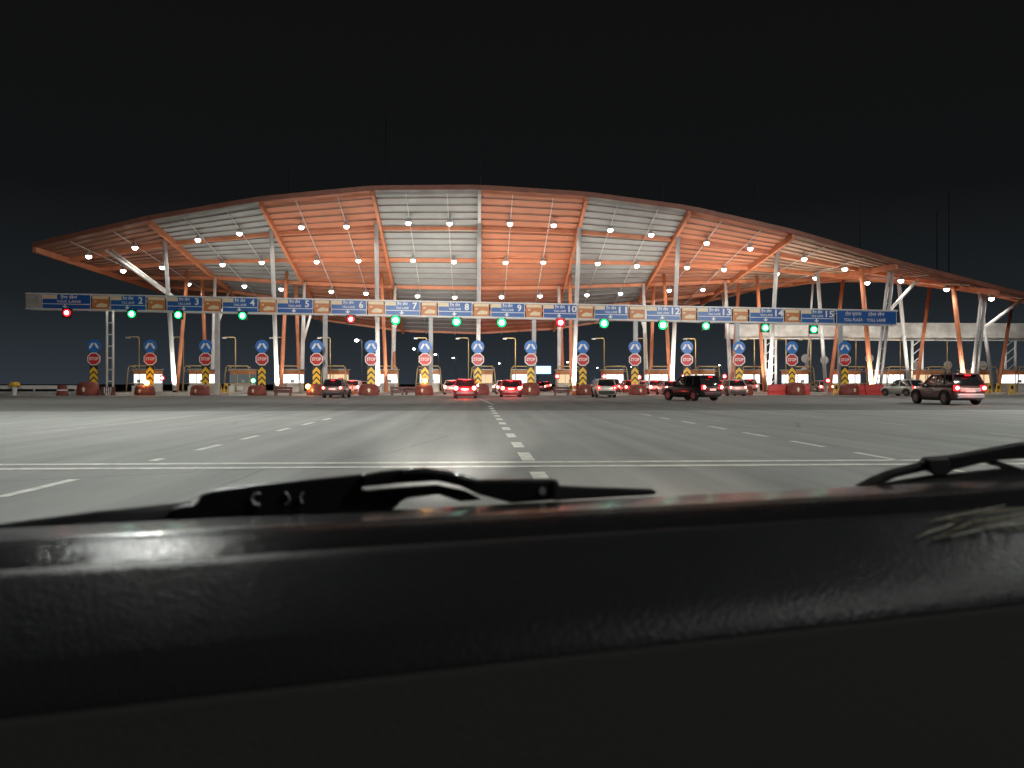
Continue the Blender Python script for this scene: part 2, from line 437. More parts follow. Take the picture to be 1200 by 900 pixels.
for px, top in ((452, 136), (563, 172), (670, 196), (776, 208), (884, 216), (1008, 238), (1098, 246), (1112, 226), (338, 200)):
    st, Yt = sy(px, 12)
    MB().tube([(st, 12, roof(st, 12) + .3), (st, 12, zof(top, Yt))], .09, 6, .04).build('roof_mast', M['black'], canopy)
# floodlights hanging under the roof
bay_names = ['brown end bay', 'grey bay above lane 3', 'orange bay above lane 5', 'grey bay above lane 7', 'orange bay above lane 9', 'grey bay above lane 11', 'orange bay above lane 13', 'pale bay above lane 15', 'narrow orange bay past the gantry end', 'farthest orange bay past the gantry end']
rows = (3.0, 10.2, 18.2)
row_names = ['front row', 'second row', 'third row', 'rear row']
fl_proto = None
def flood_light(s, d, label):
    global fl_proto
    z = roof(s, d) - .75
    if fl_proto is None:
        t = pthing('floodlight', label, 'light', s, d, z, group='floodlights under the canopy')
        MB().lathe((0, 0, .1), [(.10, .42), (.12, .25), (.3, .06), (.32, -.08)], 14).build('lamp_housing', M['galv'], t)
        MB().bar((0, 0, .5), (0, 0, .8), .05, .05).build('hanger', M['galv'], t)
        MB().sphere((0, 0, -.02), .27, 12, .95).build('lamp_glass', E['flood'], t, smooth=True)
        fl_proto = t
    else:
        t = copy_tree(fl_proto); t.location = world(s, d, z); t['label'] = label
    return t
lights_at = []
for i in range(len(RIB) - 1):
    mid = (RIB[i] + RIB[i + 1]) / 2
    if i >= len(bay_names): break
    for j, d in enumerate(rows):
        for o in (-2.2, 2.2):
            s = mid + o + random.uniform(-.25, .25); dd = d + random.uniform(-.3, .3)
            if i == 0:
                if j == 0 or j == 3: 
                    if j == 3: continue
                if j == 2 and o < 0: continue
            if i >= 7 and j > 1 : continue
            if i == 8 and j == 1 and o > 0: continue
            if i == 9 and (j > 0 or o > 0): continue
            if roof(s, dd) < 8: continue
            side = 'left' if o < 0 else 'right'
            flood_light(s, dd, f'floodlight on the {side} rod, {row_names[j]}, {bay_names[i]}')
            lights_at.append((s, dd, i, j))

def lamp(name, kind, loc, power, col=(1, .94, .85), size=.3, rot=None, spot=None, blend=.4, parent=None):
    l = bpy.data.lights.new(name, kind); l.energy = power; l.color = col
    if kind in ('POINT', 'SPOT'): l.shadow_soft_size = size
    if kind == 'SPOT': l.spot_size = R(spot); l.spot_blend = blend
    o = bpy.data.objects.new(name, l); C.objects.link(o); o.location = loc
    if rot is not None: o.rotation_euler = rot
    if parent: o.parent = parent
    return o
def aim(src, dst):
    return (Vector(dst) - Vector(src)).to_track_quat('-Z', 'Y').to_euler()

# real light of the floodlights: one wide lamp per fixture pair, plus column uplighters
LIGHT = dict(down=420, up=4300, uptop=0, mast=17500, head=80000)
for k, (s, d, i, j) in enumerate(lights_at):
    lamp('floodlight_beam', 'SPOT', world(s, d, roof(s, d) - 1.2), LIGHT['down'], size=.35, rot=(0, 0, 0), spot=165, blend=.5)

# ------------------------------------------------------------------ islands and everything that stands on them
SIGN_PX = [110, 176, 241, 307, 371, 435, 498, 560, 622, 683, 744, 805, 866, 928, 990]
SIG = [sy(p, 0)[0] for p in SIGN_PX]
PITCH = (SIG[-1] - SIG[0]) / 14
def between(i):
    return f'between lanes {i + 1} and {i + 2}' if i < 14 else 'right of the last lane'
# island
isl = None
ALL_S = SIG + [SIG[-1] + PITCH * k for k in range(1, 6)]
for i, s in enumerate(ALL_S):
    where = between(i) if i < 15 else f"on the unsigned exit side, island number {i - 14} past the gantry"
    if isl is None:
        t = pthing('traffic_island', 'x', 'island', s, 0, group='kerbed islands of the toll plaza')
        mb = MB(); w = .85
        poly = [(-w, 0), (-w * .6, -.7), (0, -1.0), (w * .6, -.7), (w, 0), (w, 26), (-w, 26)]
        mb.prism(poly, (0, 0, 1), .2, (0, 0, 0), (1, 0, 0), (0, 1, 0))
        mb.build('kerb', M['concrete'], t, bevel=.03)
        mb = MB(); mb.prism([(-w * .8, .8), (w * .8, .8), (w * .8, 25.8), (-w * .8, 25.8)], (0, 0, 1), .012, (0, 0, .2), (1, 0, 0), (0, 1, 0))
        mb.build('island_paving', M['plaza_floor'], t)
        isl = t
    else:
        t = copy_tree(isl); t.location = world(s, 0)
    t['label'] = (f'long low concrete traffic island {where}')

# text meshes
def text_mesh(txt, size, bold=0.0):
    cu = bpy.data.curves.new('t', 'FONT'); cu.body = txt; cu.size = size; cu.align_x = 'CENTER'; cu.align_y = 'CENTER'; cu.offset = bold
    cu.resolution_u = 2
    o = bpy.data.objects.new('t', cu); C.objects.link(o)
    dg = bpy.context.evaluated_depsgraph_get(); dg.update()
    me = bpy.data.meshes.new_from_object(o.evaluated_get(dg))
    vs = [tuple(v.co) for v in me.vertices]; fs = [tuple(p.vertices) for p in me.polygons]
    bpy.data.objects.remove(o); bpy.data.curves.remove(cu); bpy.data.meshes.remove(me)
    return vs, fs
_tc = {}
def put_text(mb, txt, size, x, y, z, bold=0.0, width=None):
    """text facing -y, centred at (x, z), at depth y"""
    k = (txt, size, bold)
    if k not in _tc: _tc[k] = text_mesh(txt, size, bold)
    vs, fs = _tc[k]
    if not vs: return
    kx = 1.0
    if width:
        w = max(v[0] for v in vs) - min(v[0] for v in vs); kx = width / w
    mb.add([(x + v[0] * kx, y, z + v[1]) for v in vs], fs)

# lane marker sign posts
def sign_post(s, i):
    t = pthing('lane_sign_post', f'post with blue arrow disc, red stop octagon and chevrons {between(i)}', 'sign post', s, 0, 0, group='lane sign posts on the island noses')
    return t
sp = None
for i, s in enumerate(SIG):
    if sp is None:
        t = sign_post(s, i)
        MB().tube([(0, .06, .2), (0, .06, 5.15)], .05, 8).build('pole', M['galv'], t, smooth=True)
        # blue disc, centre 405 px
        zc = zof(406.5, D)
        d_ = MB().disc((0, -.02, zc), .64, .03, 32).build('arrow_disc', M['disc_blue'], t)
        mb = MB()
        for sg in (-1, 1):
            mb.prism([(sg * .05, .30), (sg * .20, .30), (sg * .46, -.13), (sg * .42, -.28), (sg * .28, -.22), (sg * .04, .18)], (0, 1, 0), .01, (0, -.034, zc))
        mb.build('arrow', M['sign_white'], d_)
        zc = zof(421.3, D)
        o_ = MB().disc((0, -.02, zc), .66, .03, 8, rot=PI / 8).build('stop_border', M['sign_white'], t)
        MB().disc((0, -.032, zc), .57, .01, 8, rot=PI / 8).build('stop_face', M['stop_red'], o_)
        mb = MB(); put_text(mb, 'STOP', .42, 0, -.036, zc, .012, .88); mb.build('lettering', M['sign_white'], o_)
        zb = zof(437.5, D)
        b_ = MB().box((0, -.02, zb - .12), (.74, .03, 1.75)).build('chevron_board', M['black'], t)
        mb = MB()
        for k in range(3):
            z0 = zb + .22 - k * .56
            mb.prism([(-.36, z0 + .02), (0, z0 + .40), (.36, z0 + .02), (.36, z0 - .36), (0, z0 + .04), (-.36, z0 - .36)], (0, 1, 0), .01, (0, -.047, 0))
        mb.build('chevron', M['chev_yellow'], b_)
        sp = t
    else:
        t = copy_tree(sp); t.location = world(s, 0); t['label'] = f'post with blue arrow disc, red stop octagon and chevrons {between(i)}'
# round sign backs of the exit side
for k, (px, py, d) in enumerate(((944, 420, 16), (966, 422, 17), (1019, 420, 16), (1075, 428, 14), (1111, 428, 14), (1152, 428, 15), (943, 435, 16))):
    s, z = sz(px, py, d)
    t = pthing('round_sign', ['round grey sign back left of the last stop sign', 'round grey sign back beside the last signed lane', 'round grey sign back beside the blue board end', 'beige round sign back above the dark red car', 'round grey sign back above the dark red car roof', 'round sign back by the far right ladder post', 'lower round grey sign back on the doubled post'][k], 'sign', s, d)
    MB().tube([(0, .05, .2), (0, .05, z + .3)], .05, 8).build('pole', M['galv'], t)
    MB().disc((0, 0, z), .52, .03, 24).build('sign_disc', M['backplate'], t)

# red island noses, some with arrow board
nose = None
for i, s in enumerate(SIG):
    if i in (6,): pass
    lab = f'worn red crash nose with white arrow {between(i)}'
    if nose is None:
        t = pthing('crash_nose', lab, 'crash barrier', s, -1.2, 0, group='red crash noses of the islands')
        mb = MB()
        vs = []; fs = []; prof_ = [(.96, .02), (1.0, .12), (1.0, .5), (.96, .56), (.93, .9), (.86, 1.10), (.70, 1.24), (.40, 1.30)]
        for (w, z) in prof_:
            poly = [(w, .35)] + [(w * math.cos(a), -.78 * w * math.sin(a)) for a in [PI * k / 12 for k in range(13)]] + [(-w, .35)]
            vs += [(x, y, z) for x, y in poly]
        n = 15
        for a in range(len(prof_) - 1):
            for b in range(n): fs.append((a * n + b, a * n + (b + 1) % n, (a + 1) * n + (b + 1) % n, (a + 1) * n + b))
        fs.append(tuple(range(n))); fs.append(tuple((len(prof_) - 1) * n + b for b in range(n)))
        mb.add(vs, fs)
        mb.build('nose_body', M['nose_red'], t, smooth=True, bevel=.02)
        mb = MB(); mb.prism([(-.08, .38), (.08, .38), (.08, .6), (.18, .6), (0, .82), (-.18, .6), (-.08, .6)], (0, 1, 0), .03, (0, -.795, 0))
        mb.build('arrow', M['tag_cream'], t)
        nose = t
    else:
        t = copy_tree(nose); t.location = world(s + random.uniform(-.15, .15), -1.2 + random.uniform(-.2, .2)); t['label'] = lab
        t.rotation_euler[2] += random.uniform(-.2, .2); t.scale = (random.uniform(.80, .98), 1, random.uniform(.76, .98))

# booths
def booth(px, d, state, label, yaw=0.0, tilt=0):
    s = sy(px, d)[0]
    t = pthing('toll_booth', label, 'toll booth', s, d, .2, yaw, group='toll booths on the islands')
    w, dp = 1.15, 2.6
    MB().box((0, dp / 2, .5), (2 * w - .2, dp, 1.0)).build('cabin_base', M['booth_wall'], t, bevel=.03)
    wm = {'lit': E['window'], 'warm': E['window_warm'], 'dim': E['window_dim']}[state]
    MB().box((0, dp / 2, 1.5), (2 * w - .24, dp - .04, .98)).build('window', wm, t)
    for x in (-w + .1, -.25 if px % 2 else .3, w - .1): MB().box((x, -.015, 1.5), (.07, .06, 1.0)).build('window_post', M['galv'], t)
    for x in (-w + .1, w - .1): MB().box((x, dp, 1.5), (.08, .06, 1.0)).build('window_post', M['galv'], t)
    fig = MB(); hx = .35 if px % 2 else -.5
    fig.tube([(hx, -.02, 1.02), (hx, -.02, 1.30), (hx, -.02, 1.42)], .20, 10, .12); fig.sphere((hx, -.02, 1.55), .11, 10)
    if state != 'dim': fig.build('counter_screen', M['booth_glass'], t, smooth=True) if False else None
    MB().box((hx, -.02, 1.22), (.42, .05, .34)).build('counter_screen', M['backplate'], t, bevel=.02)
    # person at the counter reads as a dark shape behind the glass
    MB().box((0, dp / 2, 2.25), (2 * w - .1, dp + .1, .5)).build('fascia', M['booth_orange'], t, bevel=.04)
    MB().box((0, dp / 2, 2.55), (2 * w + .15, dp + .4, .1)).build('roof', M['galv'], t, bevel=.02)
    mb = MB()
    q = w + .22
    mb.tube([(-q - .12, -.9, 0), (-q + .06, -.9, 2.2), (-q + .14, -.9, 2.72), (-q + .3, -.9, 2.9), (q - .3, -.9, 2.9), (q - .14, -.9, 2.72), (q - .06, -.9, 2.2), (q + .12, -.9, 0)], .065, 8)
    mb.tube([(-q, -.9, .95), (q, -.9, .95)], .045, 6)
    mb.tube([(-q + .03, -.9, 2.35), (q - .03, -.9, 2.35)], .045, 6)
    mb.tube([(-.1, -.9, 0), (-.1, -.9, .95)], .045, 6)
    mb.tube([(-q + .3, -.9, 2.9), (-q + .3, .4, 2.75)], .05, 6); mb.tube([(q - .3, -.9, 2.9), (q - .3, .4, 2.75)], .05, 6)
    mb.build('guard_frame', M['yellow_pipe'], t, smooth=True)
    MB().box((-.75, -.45, .35), (.5, .35, .7)).build('cabinet', M['white_paint'], t, bevel=.02)
    MB().box((.15, -.5, .45), (.55, .3, .5)).build('cabinet', M['white_paint'], t, bevel=.02)
    return t
BPX = [(168, 'lit', 'tilted-looking booth with white window behind the post between lanes 2 and 3'), (233, 'lit', None), (281, 'dim', 'unlit booth with dark window and open yellow guard frame near lane 4'), (339, 'lit', None), (393, 'warm', None),
       (453, 'lit', None), (503, 'lit', None), (566, 'warm', None), (612, 'lit', None), (665, 'warm', None), (720, 'lit', None), (772, 'lit', None), (827, 'lit', None), (880, 'lit', None), (937, 'lit', None), (998, 'lit', None), (1049, 'lit', None), (1095, 'warm', None), (1150, 'warm', None), (1200, 'lit', None)]
for k, (px, st, lab) in enumerate(BPX):
    adj = {'lit': 'white-lit', 'warm': 'warm-lit', 'dim': 'unlit'}[st]
    if lab is None:
        lab = f'{adj} orange toll booth in yellow guard frame, island {between(k + 1)}' if k < 14 else ['white-lit booth behind the red plastic barriers', 'orange booth behind the silver car', 'warm-lit booth left of the dark red car roof', 'warm-lit booth at the right of the dark red car', 'white-lit booth at the very end of the plaza'][k - 15]
    booth(px, 11.5, st, lab)
# gooseneck poles
gl = None
for k, px in enumerate((163, 215, 276, 331, 387, 500, 549, 604, 708, 757, 815, 884, 921, 950, 1003, 1055, 1110)):
    s = sy(px, 10)[0]
    at = ['behind the post of lane 2', 'left of the white column by lane 3', 'above the unlit booth', 'beside the columns of lane 5', 'above the warm-lit booth of lane 6', 'beside the sign post of lanes 7 and 8', 'left of the sign post of lanes 8 and 9', 'left of the sign post of lanes 9 and 10', 'above the booth of lane 11', 'beside the white column of lane 12', 'right of the sign post of lanes 12 and 13', 'right of the sign post of lanes 13 and 14', 'left of the sign post of lanes 14 and 15', 'right of the sign post of lanes 14 and 15', 'beside the end of the gantry', 'behind the silver car', 'behind the dark red car']
    lab = 'thin yellow gooseneck pole ' + at[k]
    if gl is None:
        t = pthing('gooseneck_pole', lab, 'pole', s, 10, .2, group='gooseneck poles over the booths')
        H = zof(396, 86) - .2
        MB().tube([(0, 0, 0), (0, 0, H - .2), (-.06, 0, H - .05), (-.2, 0, H), (-1.15, 0, H + .0)], .055, 8).build('pole', M['yellow_pipe'], t, smooth=True)
        MB().box((-1.2, 0, H - .07), (.42, .25, .16)).build('lamp_head', M['galv'], t, bevel=.02)
        gl = t
    else:
        t = copy_tree(gl); t.location = world(s, 10, .2); t['label'] = lab

# small lane signals near the booths
for k, (px, py, c) in enumerate(((190, 443, 'red'), (297, 446, 'green'), (708, 441, 'red'), (749, 442, 'red'), (801, 441, 'red'), (849, 441, 'red'), (653, 441, 'red'), (970, 446, 'red'), (399, 446, 'red'))):
    s, z = sz(px, py, 9)
    t = pthing('lane_signal', f'small {c} exit signal on a short pole ' + ['right of the first booth', 'beside the post of lane 5', 'left of the silver hatchback lane', 'left of the sign post by lane 12', 'above the black vehicle at its left', 'above the black vehicle at its right', 'beside the closed lane 10 post', 'behind the red barriers', 'near the dark hatchback'][k], 'signal', s, 9)
    MB().tube([(0, .08, .2), (0, .08, z)], .045, 8).build('pole', M['galv'], t)
    MB().box((0, .08, z), (.5, .2, .6)).build('housing', M['black'], t, bevel=.03)
    l = MB().disc((0, -.05, z), .26, .03, 16).build('lens', E[c], t)
    MB().disc((0, -.06, z), .15, .01, 12).build('lamp_core', E[c + '_hot'], l)
# amber beacons low on two noses
for px, py, d, lab in ((172, 448.5, -.4, 'glowing amber beacon at the foot of the post between lanes 2 and 3'), (498, 446, -.5, 'bright amber beacon at the foot of the post between lanes 7 and 8'), (361, 453, -.6, 'amber beacon beside the red nose by lane 6'), (937, 452, -.3, 'amber light at the foot of the post between lanes 14 and 15')):
    s, z = sz(px, py, d - 1)
    t = pthing('beacon', lab, 'beacon', s, d - 1)
    MB().tube([(0, .05, 0), (0, .05, z)], .04, 8).build('stand', M['galv'], t)
    MB().sphere((0, 0, z), .24, 12).build('lens', E['amber'], t, smooth=True)
    lamp('beacon_glow', 'POINT', world(s, d - 1.5, z + .1), 70, (1, .55, .15), .1)

# maroon barricades closing lanes
for k, (x0, x1, d) in enumerate(((118, 135, -1), (321, 343, -1.5), (457, 474, -1), (648, 668, -1.5), (474, 490, 1))):
    s0, s1 = sy(x0, d)[0], sy(x1, d)[0]; w = s1 - s0
    t = pthing('barricade', ['dark barricade with white slats by the ladder post', 'maroon barricade closing lane 5', 'dark barricade right of the lane 7 post', 'dark maroon barricade closing lane 10', 'low dark barricade in lane 8'][k], 'barricade', (s0 + s1) / 2, d)
    MB().box((0, 0, .72), (w, .12, .22)).build('top_rail', M['barricade'], t, bevel=.02)
    MB().box((0, 0, .40), (w * .96, .10, .3)).build('panel', M['barricade'], t, bevel=.02)
    for sg in (-1, 1):
        MB().box((sg * (w / 2 - .2), 0, .42), (.16, .7, .84), taper=.55).build('leg', M['barricade'], t)
    if k == 0:
        for q in range(4): MB().box((-.3 + q * .2, -.07, .5), (.08, .03, .6)).build('slat', M['white_paint'], t)
# red plastic barriers on the right and the left
def water_barrier(px, d, w, h, lab):
    s = sy(px, d)[0]
    t = pthing('water_barrier', lab, 'barrier', s, d, 0, random.uniform(-.12, .12), group='red plastic water barriers')
    prof = [(-.28, 0), (.28, 0), (.28, .2), (.14, .45), (.10, h), (-.10, h), (-.14, .45), (-.28, .2)]
    MB().prism(prof, (1, 0, 0), w, (-w / 2, 0, 0), (0, 1, 0), (0, 0, 1)).build('shell', M['plastic_red'], t, bevel=.03)
    for x in (-w * .28, w * .28): MB().box((x, 0, h + .03), (.14, .1, .06)).build('filler_cap', M['black'], t)
    return t
for k, (px, w) in enumerate(((997, 1.0), (1007, 1.0), (1019, .9), (1029, 1.0), (906, 1.0), (917, 1.0), (931, 1.0), (943, .9))):
    water_barrier(px, -1.0 + (k % 2) * .25, w, 1.05, ['first red plastic barrier right of the yellow boards', 'second red plastic barrier right of the yellow boards', 'third red plastic barrier right of the yellow boards', 'fourth red plastic barrier, next to the silver car', 'red barrier left of the post by lane 14', 'red barrier just behind the lane 14 post foot', 'red barrier under the chevrons by lane 15', 'red barrier right of the lane 15 chevrons'][k])
t = pthing('drum', 'round dark red drum standing alone at the left end', 'drum', sy(73, -1)[0], -1)
MB().lathe((0, 0, 0), [(.55, 0), (.55, .15), (.48, .2), (.46, .6), (.42, .66), (.40, .95), (.15, 1.02)], 18).build('drum_body', M['nose_red'], t, smooth=True)
MB().lathe((0, 0, .45), [(.475, 0), (.475, .14)], 18).build('band', M['white_paint'], t)
for k, (px, d) in enumerate(((980, -.8), (987, -.8), (669, -.6), (265, 4), (257, 4), (1160, 0), (1170, 1), (1186, 0))):
    s = sy(px, d)[0]
    t = pthing('a_frame_board', ['yellow A-frame board left of the red barriers', 'second yellow A-frame board touching the red barriers', 'yellow upright board right of the closed lane 10 barricade', 'yellow box board at the foot of the unlit booth', 'yellow board left of the unlit booth', 'yellow board right of the dark red car', 'small yellow board past the dark red car', 'yellow board near the far right post'][k], 'board', s, d)
    MB().prism([(-.38, 0), (-.22, 0), (0, .75), (.22, 0), (.38, 0), (.12, 1.15), (-.12, 1.15)], (0, 1, 0), .1, (0, 0, 0)).build('board', M['yellow_board'], t, bevel=.01)
    MB().prism([(-.16, .6), (.16, .6), (.10, .95), (-.10, .95)], (0, 1, 0), .02, (0, -.03, 0)).build('plate', M['black'], t)

# left guard rail / parapet
t = pthing('guard_rail', 'pale double guard rail running off to the left of the plaza', 'guard rail', 0, 2)
s0, s1 = sy(-220, 2)[0], sy(112, 2)[0]
MB().box(((s0 + s1) / 2, 0, .78), (s1 - s0, .12, .36)).build('rail', M['white_paint'], t, bevel=.02)
MB().box(((s0 + s1) / 2, 0, .20), (s1 - s0, .3, .34)).build('kerb', M['concrete'], t, bevel=.03)
x = s0 + 1
while x < s1:
    MB().box((x, .12, .48), (.14, .12, .95)).build('post', M['galv'], t); x += 4
t = pthing('delineator', 'yellow capped marker on the guard rail at the left edge', 'marker', sy(17, 1.2)[0], 1.2)
MB().tube([(0, 0, 0), (0, 0, 1.0)], .22, 12).build('stem', M['white_paint'], t)
MB().sphere((0, 0, 1.05), .5, 14, .55).build('cap', M['yellow_board'], t, smooth=True)

# ------------------------------------------------------------------ sign gantry
DG = 1.5
def gz(px):        # underside and top of the gantry, photo pixels
    t = (px - 30) / 1022
    return 362.3 + t * 19.2, 343.0 + t * 20.6
gan = pthing('sign_gantry', 'long overhead gantry carrying blue lane number signs and orange panels', 'gantry', 0, 0)
gs0, gs1 = sy(30, DG)[0], sy(1052, DG)[0]
Yg0, Yg1 = sy(30, DG)[1], sy(1052, DG)[1]
zb0, zb1 = zof(362.3, Yg0), zof(381.5, Yg1)
zt0, zt1 = zof(343.0, Yg0), zof(363.6, Yg1)
def gb(s): t = (s - gs0) / (gs1 - gs0); return zb0 + (zb1 - zb0) * t
def gt(s): t = (s - gs0) / (gs1 - gs0); return zt0 + (zt1 - zt0) * t
for (z0f, off) in ((gb, .06), (gt, -.06)):
    for dd in (0.0, .9):
        MB().bar((gs0, DG + dd, z0f(gs0) + off), (gs1, DG + dd, z0f(gs1) + off), .14, .14).build('chord', M['white_paint'], gan)
mb = MB()
n = 60
for i in range(n):
    a = gs0 + (gs1 - gs0) * i / n; b = gs0 + (gs1 - gs0) * (i + 1) / n
    mb.bar((a, DG + .9, gb(a) + .1), (b, DG + .9, gt(b) - .1), .06, .06)
    mb.bar((a, DG, gt(a) - .06), (b, DG + .9, gt(b) - .06), .05, .05)
mb.build('lattice', M['grey_paint'], gan)
def panel_frame(x0, x1, inset=.12):
    a, b = sy(x0, DG)[0], sy(x1, DG)[0]
    return a, b
def slanted(mb, a, b, f0, f1, y, th=.04):
    """board from s=a to b between height fractions f0..f1 of the gantry face"""
    def zz(s, f): return gb(s) + .13 + (gt(s) - gb(s) - .26) * f
    mb.add([(a, y, zz(a, f0)), (b, y, zz(b, f0)), (b, y, zz(b, f1)), (a, y, zz(a, f1)),
            (a, y + th, zz(a, f0)), (b, y + th, zz(b, f0)), (b, y + th, zz(b, f1)), (a, y + th, zz(a, f1))],
           [(0, 1, 2, 3), (7, 6, 5, 4), (0, 4, 5, 1), (1, 5, 6, 2), (2, 6, 7, 3), (3, 7, 4, 0)])
def zz(s, f): return gb(s) + .13 + (gt(s) - gb(s) - .26) * f
FY = DG - .12
lanes = [(50, 107, '1'), (130, 172, '2'), (196, 238, '3'), (261, 303, '4'), (325, 367, '5'), (388, 430, '6'), (451.5, 492.5, '7'), (513.5, 553.5, '8'), (575, 615, '9'), (636.5, 676, '10'), (696.5, 736, '11'), (757, 797, '12'), (817, 857, '13'), (878, 918, '14'), (938, 977, '15')]
for (x0, x1, num) in lanes:
    a, b = sy(x0, DG)[0], sy(x1, DG)[0]; w = b - a
    mb = MB(); slanted(mb, a, b, 0, 1, FY); p = mb.build('lane_board', M['blue_sign'], gan)
    p['label'] = f'blue lane board numbered {num}'
    mb = MB(); y = FY - .006
    slanted(mb, a, b, .30, .345, y, .004)
    for e0, e1 in ((a, a + .05), (b - .05, b)): slanted(mb, e0, e1, 0, 1, y, .004)
    cx = a + w * .47; cz = zz(cx, .16)
    mb.prism([(-.07, .2), (.07, .2), (.07, .02), (.26, .02), (0, -.2), (-.26, .02), (-.07, .02)], (0, 1, 0), .004, (cx, y, cz))
    if num != '1':
        sx = a + w * .84
        put_text(mb, num, .92, sx, y - .002, zz(sx, .66), .02, None if len(num) == 1 else .85)
        put_text(mb, 'TAG LANE', .32, a + w * .49, y - .002, zz(a + w * .49, .50), .004, w * .36)
        put_text(mb, 'टैग लेन', .40, a + w * .49, y - .002, zz(a + w * .49, .80), .008, w * .30)
    else:
        put_text(mb, 'TAG LANE', .32, a + w * .55, y - .002, zz(a + w * .49, .50), .004, w * .5)
        put_text(mb, 'टैग लेन', .40, a + w * .55, y - .002, zz(a + w * .49, .80), .008, w * .34)
    mb.build('lettering', M['sign_white'], p)
    mb = MB(); slanted(mb, a + .06, a + w * .31, .68, .98, y - .003, .006)
    mb.build('class_tag', M['tag_cream'], p)
omid = [(108.5, 128.5), (173.5, 194), (239.5, 259.5), (304.5, 323.5), (368.5, 386.5), (431.5, 450), (494, 512), (555, 573), (616.5, 635), (677.5, 695), (737.5, 755.5), (798.5, 815.5), (858.5, 876), (919.5, 936.5)]
for (x0, x1) in omid:
    a, b = sy(x0, DG)[0], sy(x1, DG)[0]; w = b - a
    mb = MB(); slanted(mb, a, b, 0, 1, FY); p = mb.build('advert_panel', M['sign_orange'], gan)
    mb = MB(); y = FY - .006
    slanted(mb, a + .05, b - .05, .74, .96, y, .004)
    c = (a + b) / 2; zc = zz(c, .30)
    mb.prism([(-.52, -.10), (-.40, -.22), (.55, -.20), (.58, .10), (.25, .14), (.05, .22), (-.25, .12)], (0, 1, 0), .004, (c + .05, y, zc))
    mb.prism([(-.62, .30), (-.40, .26), (-.36, .42), (-.55, .46)], (0, 1, 0), .004, (c, y, zc))
    mb.build('print', M['tag_cream'], p)
a, b = sy(31, DG)[0], sy(49, DG)[0]
mb = MB(); slanted(mb, a, b, 0, 1, FY); p = mb.build('end_panel', mat('faded_panel', (.40, .39, .37), .6, var=.3, scale=2.5), gan)
a, b = sy(979.5, DG)[0], sy(1050, DG)[0]; w = b - a
mb = MB(); slanted(mb, a, b, -.05, 1.02, FY); p = mb.build('plaza_board', M['blue_sign'], gan)
mb = MB(); y = FY - .006
for f0, f1 in ((.97, .995), (-.03, -.005)): slanted(mb, a, b, f0, f1, y, .004)
for e0, e1 in ((a, a + .05), (b - .05, b)): slanted(mb, e0, e1, -.03, .99, y, .004)
for fx, t1, t2 in ((.28, 'टोल प्लाजा', 'TOLL PLAZA'), (.66, 'टोल लेन', 'TOLL LANE')):
    cx = a + w * fx
    put_text(mb, t1, .46, cx, y - .002, zz(cx, .72), .006, w * .27)
    put_text(mb, t2, .42, cx, y - .002, zz(cx, .27), .006, w * .31)
mb.build('lettering', M['sign_white'], p)
for i in (0, 2, 4, 6, 8, 10, 12, 14):
    s = SIG[i] + .62
    mb = MB()
    if i > 0:
        MB().box((s - .15, DG + .45, (.2 + gb(s)) / 2), (.42, .42, gb(s) - .2)).build('post', M['grey_paint'], gan, bevel=.04); continue
    for o in (-.3, .3): mb.tube([(s + o, DG + .45, .2), (s + o, DG + .45, gb(s))], .11 if i == 0 else .09, 8)
    for k in range(1, 7):
        z = .2 + (gb(s) - .2) * k / 7; mb.bar((s - .3, DG + .45, z), (s + .3, DG + .45, z), .1, .12)
    mb.build('post', M['white_paint'] if i == 0 else M['grey_paint'], gan, smooth=True)
# lane signals below the gantry
SIGNALS = [(78, 366.5, 'red'), (154, 368, 'green'), (208.5, 369, 'green'), (284, 370, 'green'), (411, 374, 'red'), (463.5, 375, 'green'), (535, 377, 'green'), (588, 378, 'green'), (657, 378, 'red'), (708, 379, 'green'), (777, 381, 'green'), (827.5, 382, 'green'), (897, 384, 'green'), (954, 386, 'green')]
for k, (px, py, c) in enumerate(SIGNALS):
    s, z = sz(px, py, DG - .5)
    ln = [1, 2, 3, 4, 6, 7, 8, 9, 10, 11, 12, 13, 14, 15][k]
    t = pthing('lane_light', f'glowing {c} lane light hanging under the board of lane {ln}', 'signal light', s, DG - .5, z, group='lane lights under the gantry')
    MB().box((0, .18, 0), (.9, .26, .9)).build('housing', M['black'], t, bevel=.04)
    MB().bar((0, .2, .3), (0, .3, .62), .06, .06).build('bracket', M['galv'], t)
    r_ = .44 if 5 <= k <= 10 else .36
    l = MB().disc((0, .02, 0), r_, .03, 20).build('lens', E[c], t)
    MB().sphere((0, .02, 0), r_ * .56, 12).build('lamp_core', E[c + '_hot'], l)
    col = (.05, 1, .55) if c == 'green' else (1, .05, .04)
    lamp('lane_light_glow', 'POINT', world(s, DG - 1.2, z - .1), 9 if 4 < k < 11 else 5, col, .2)

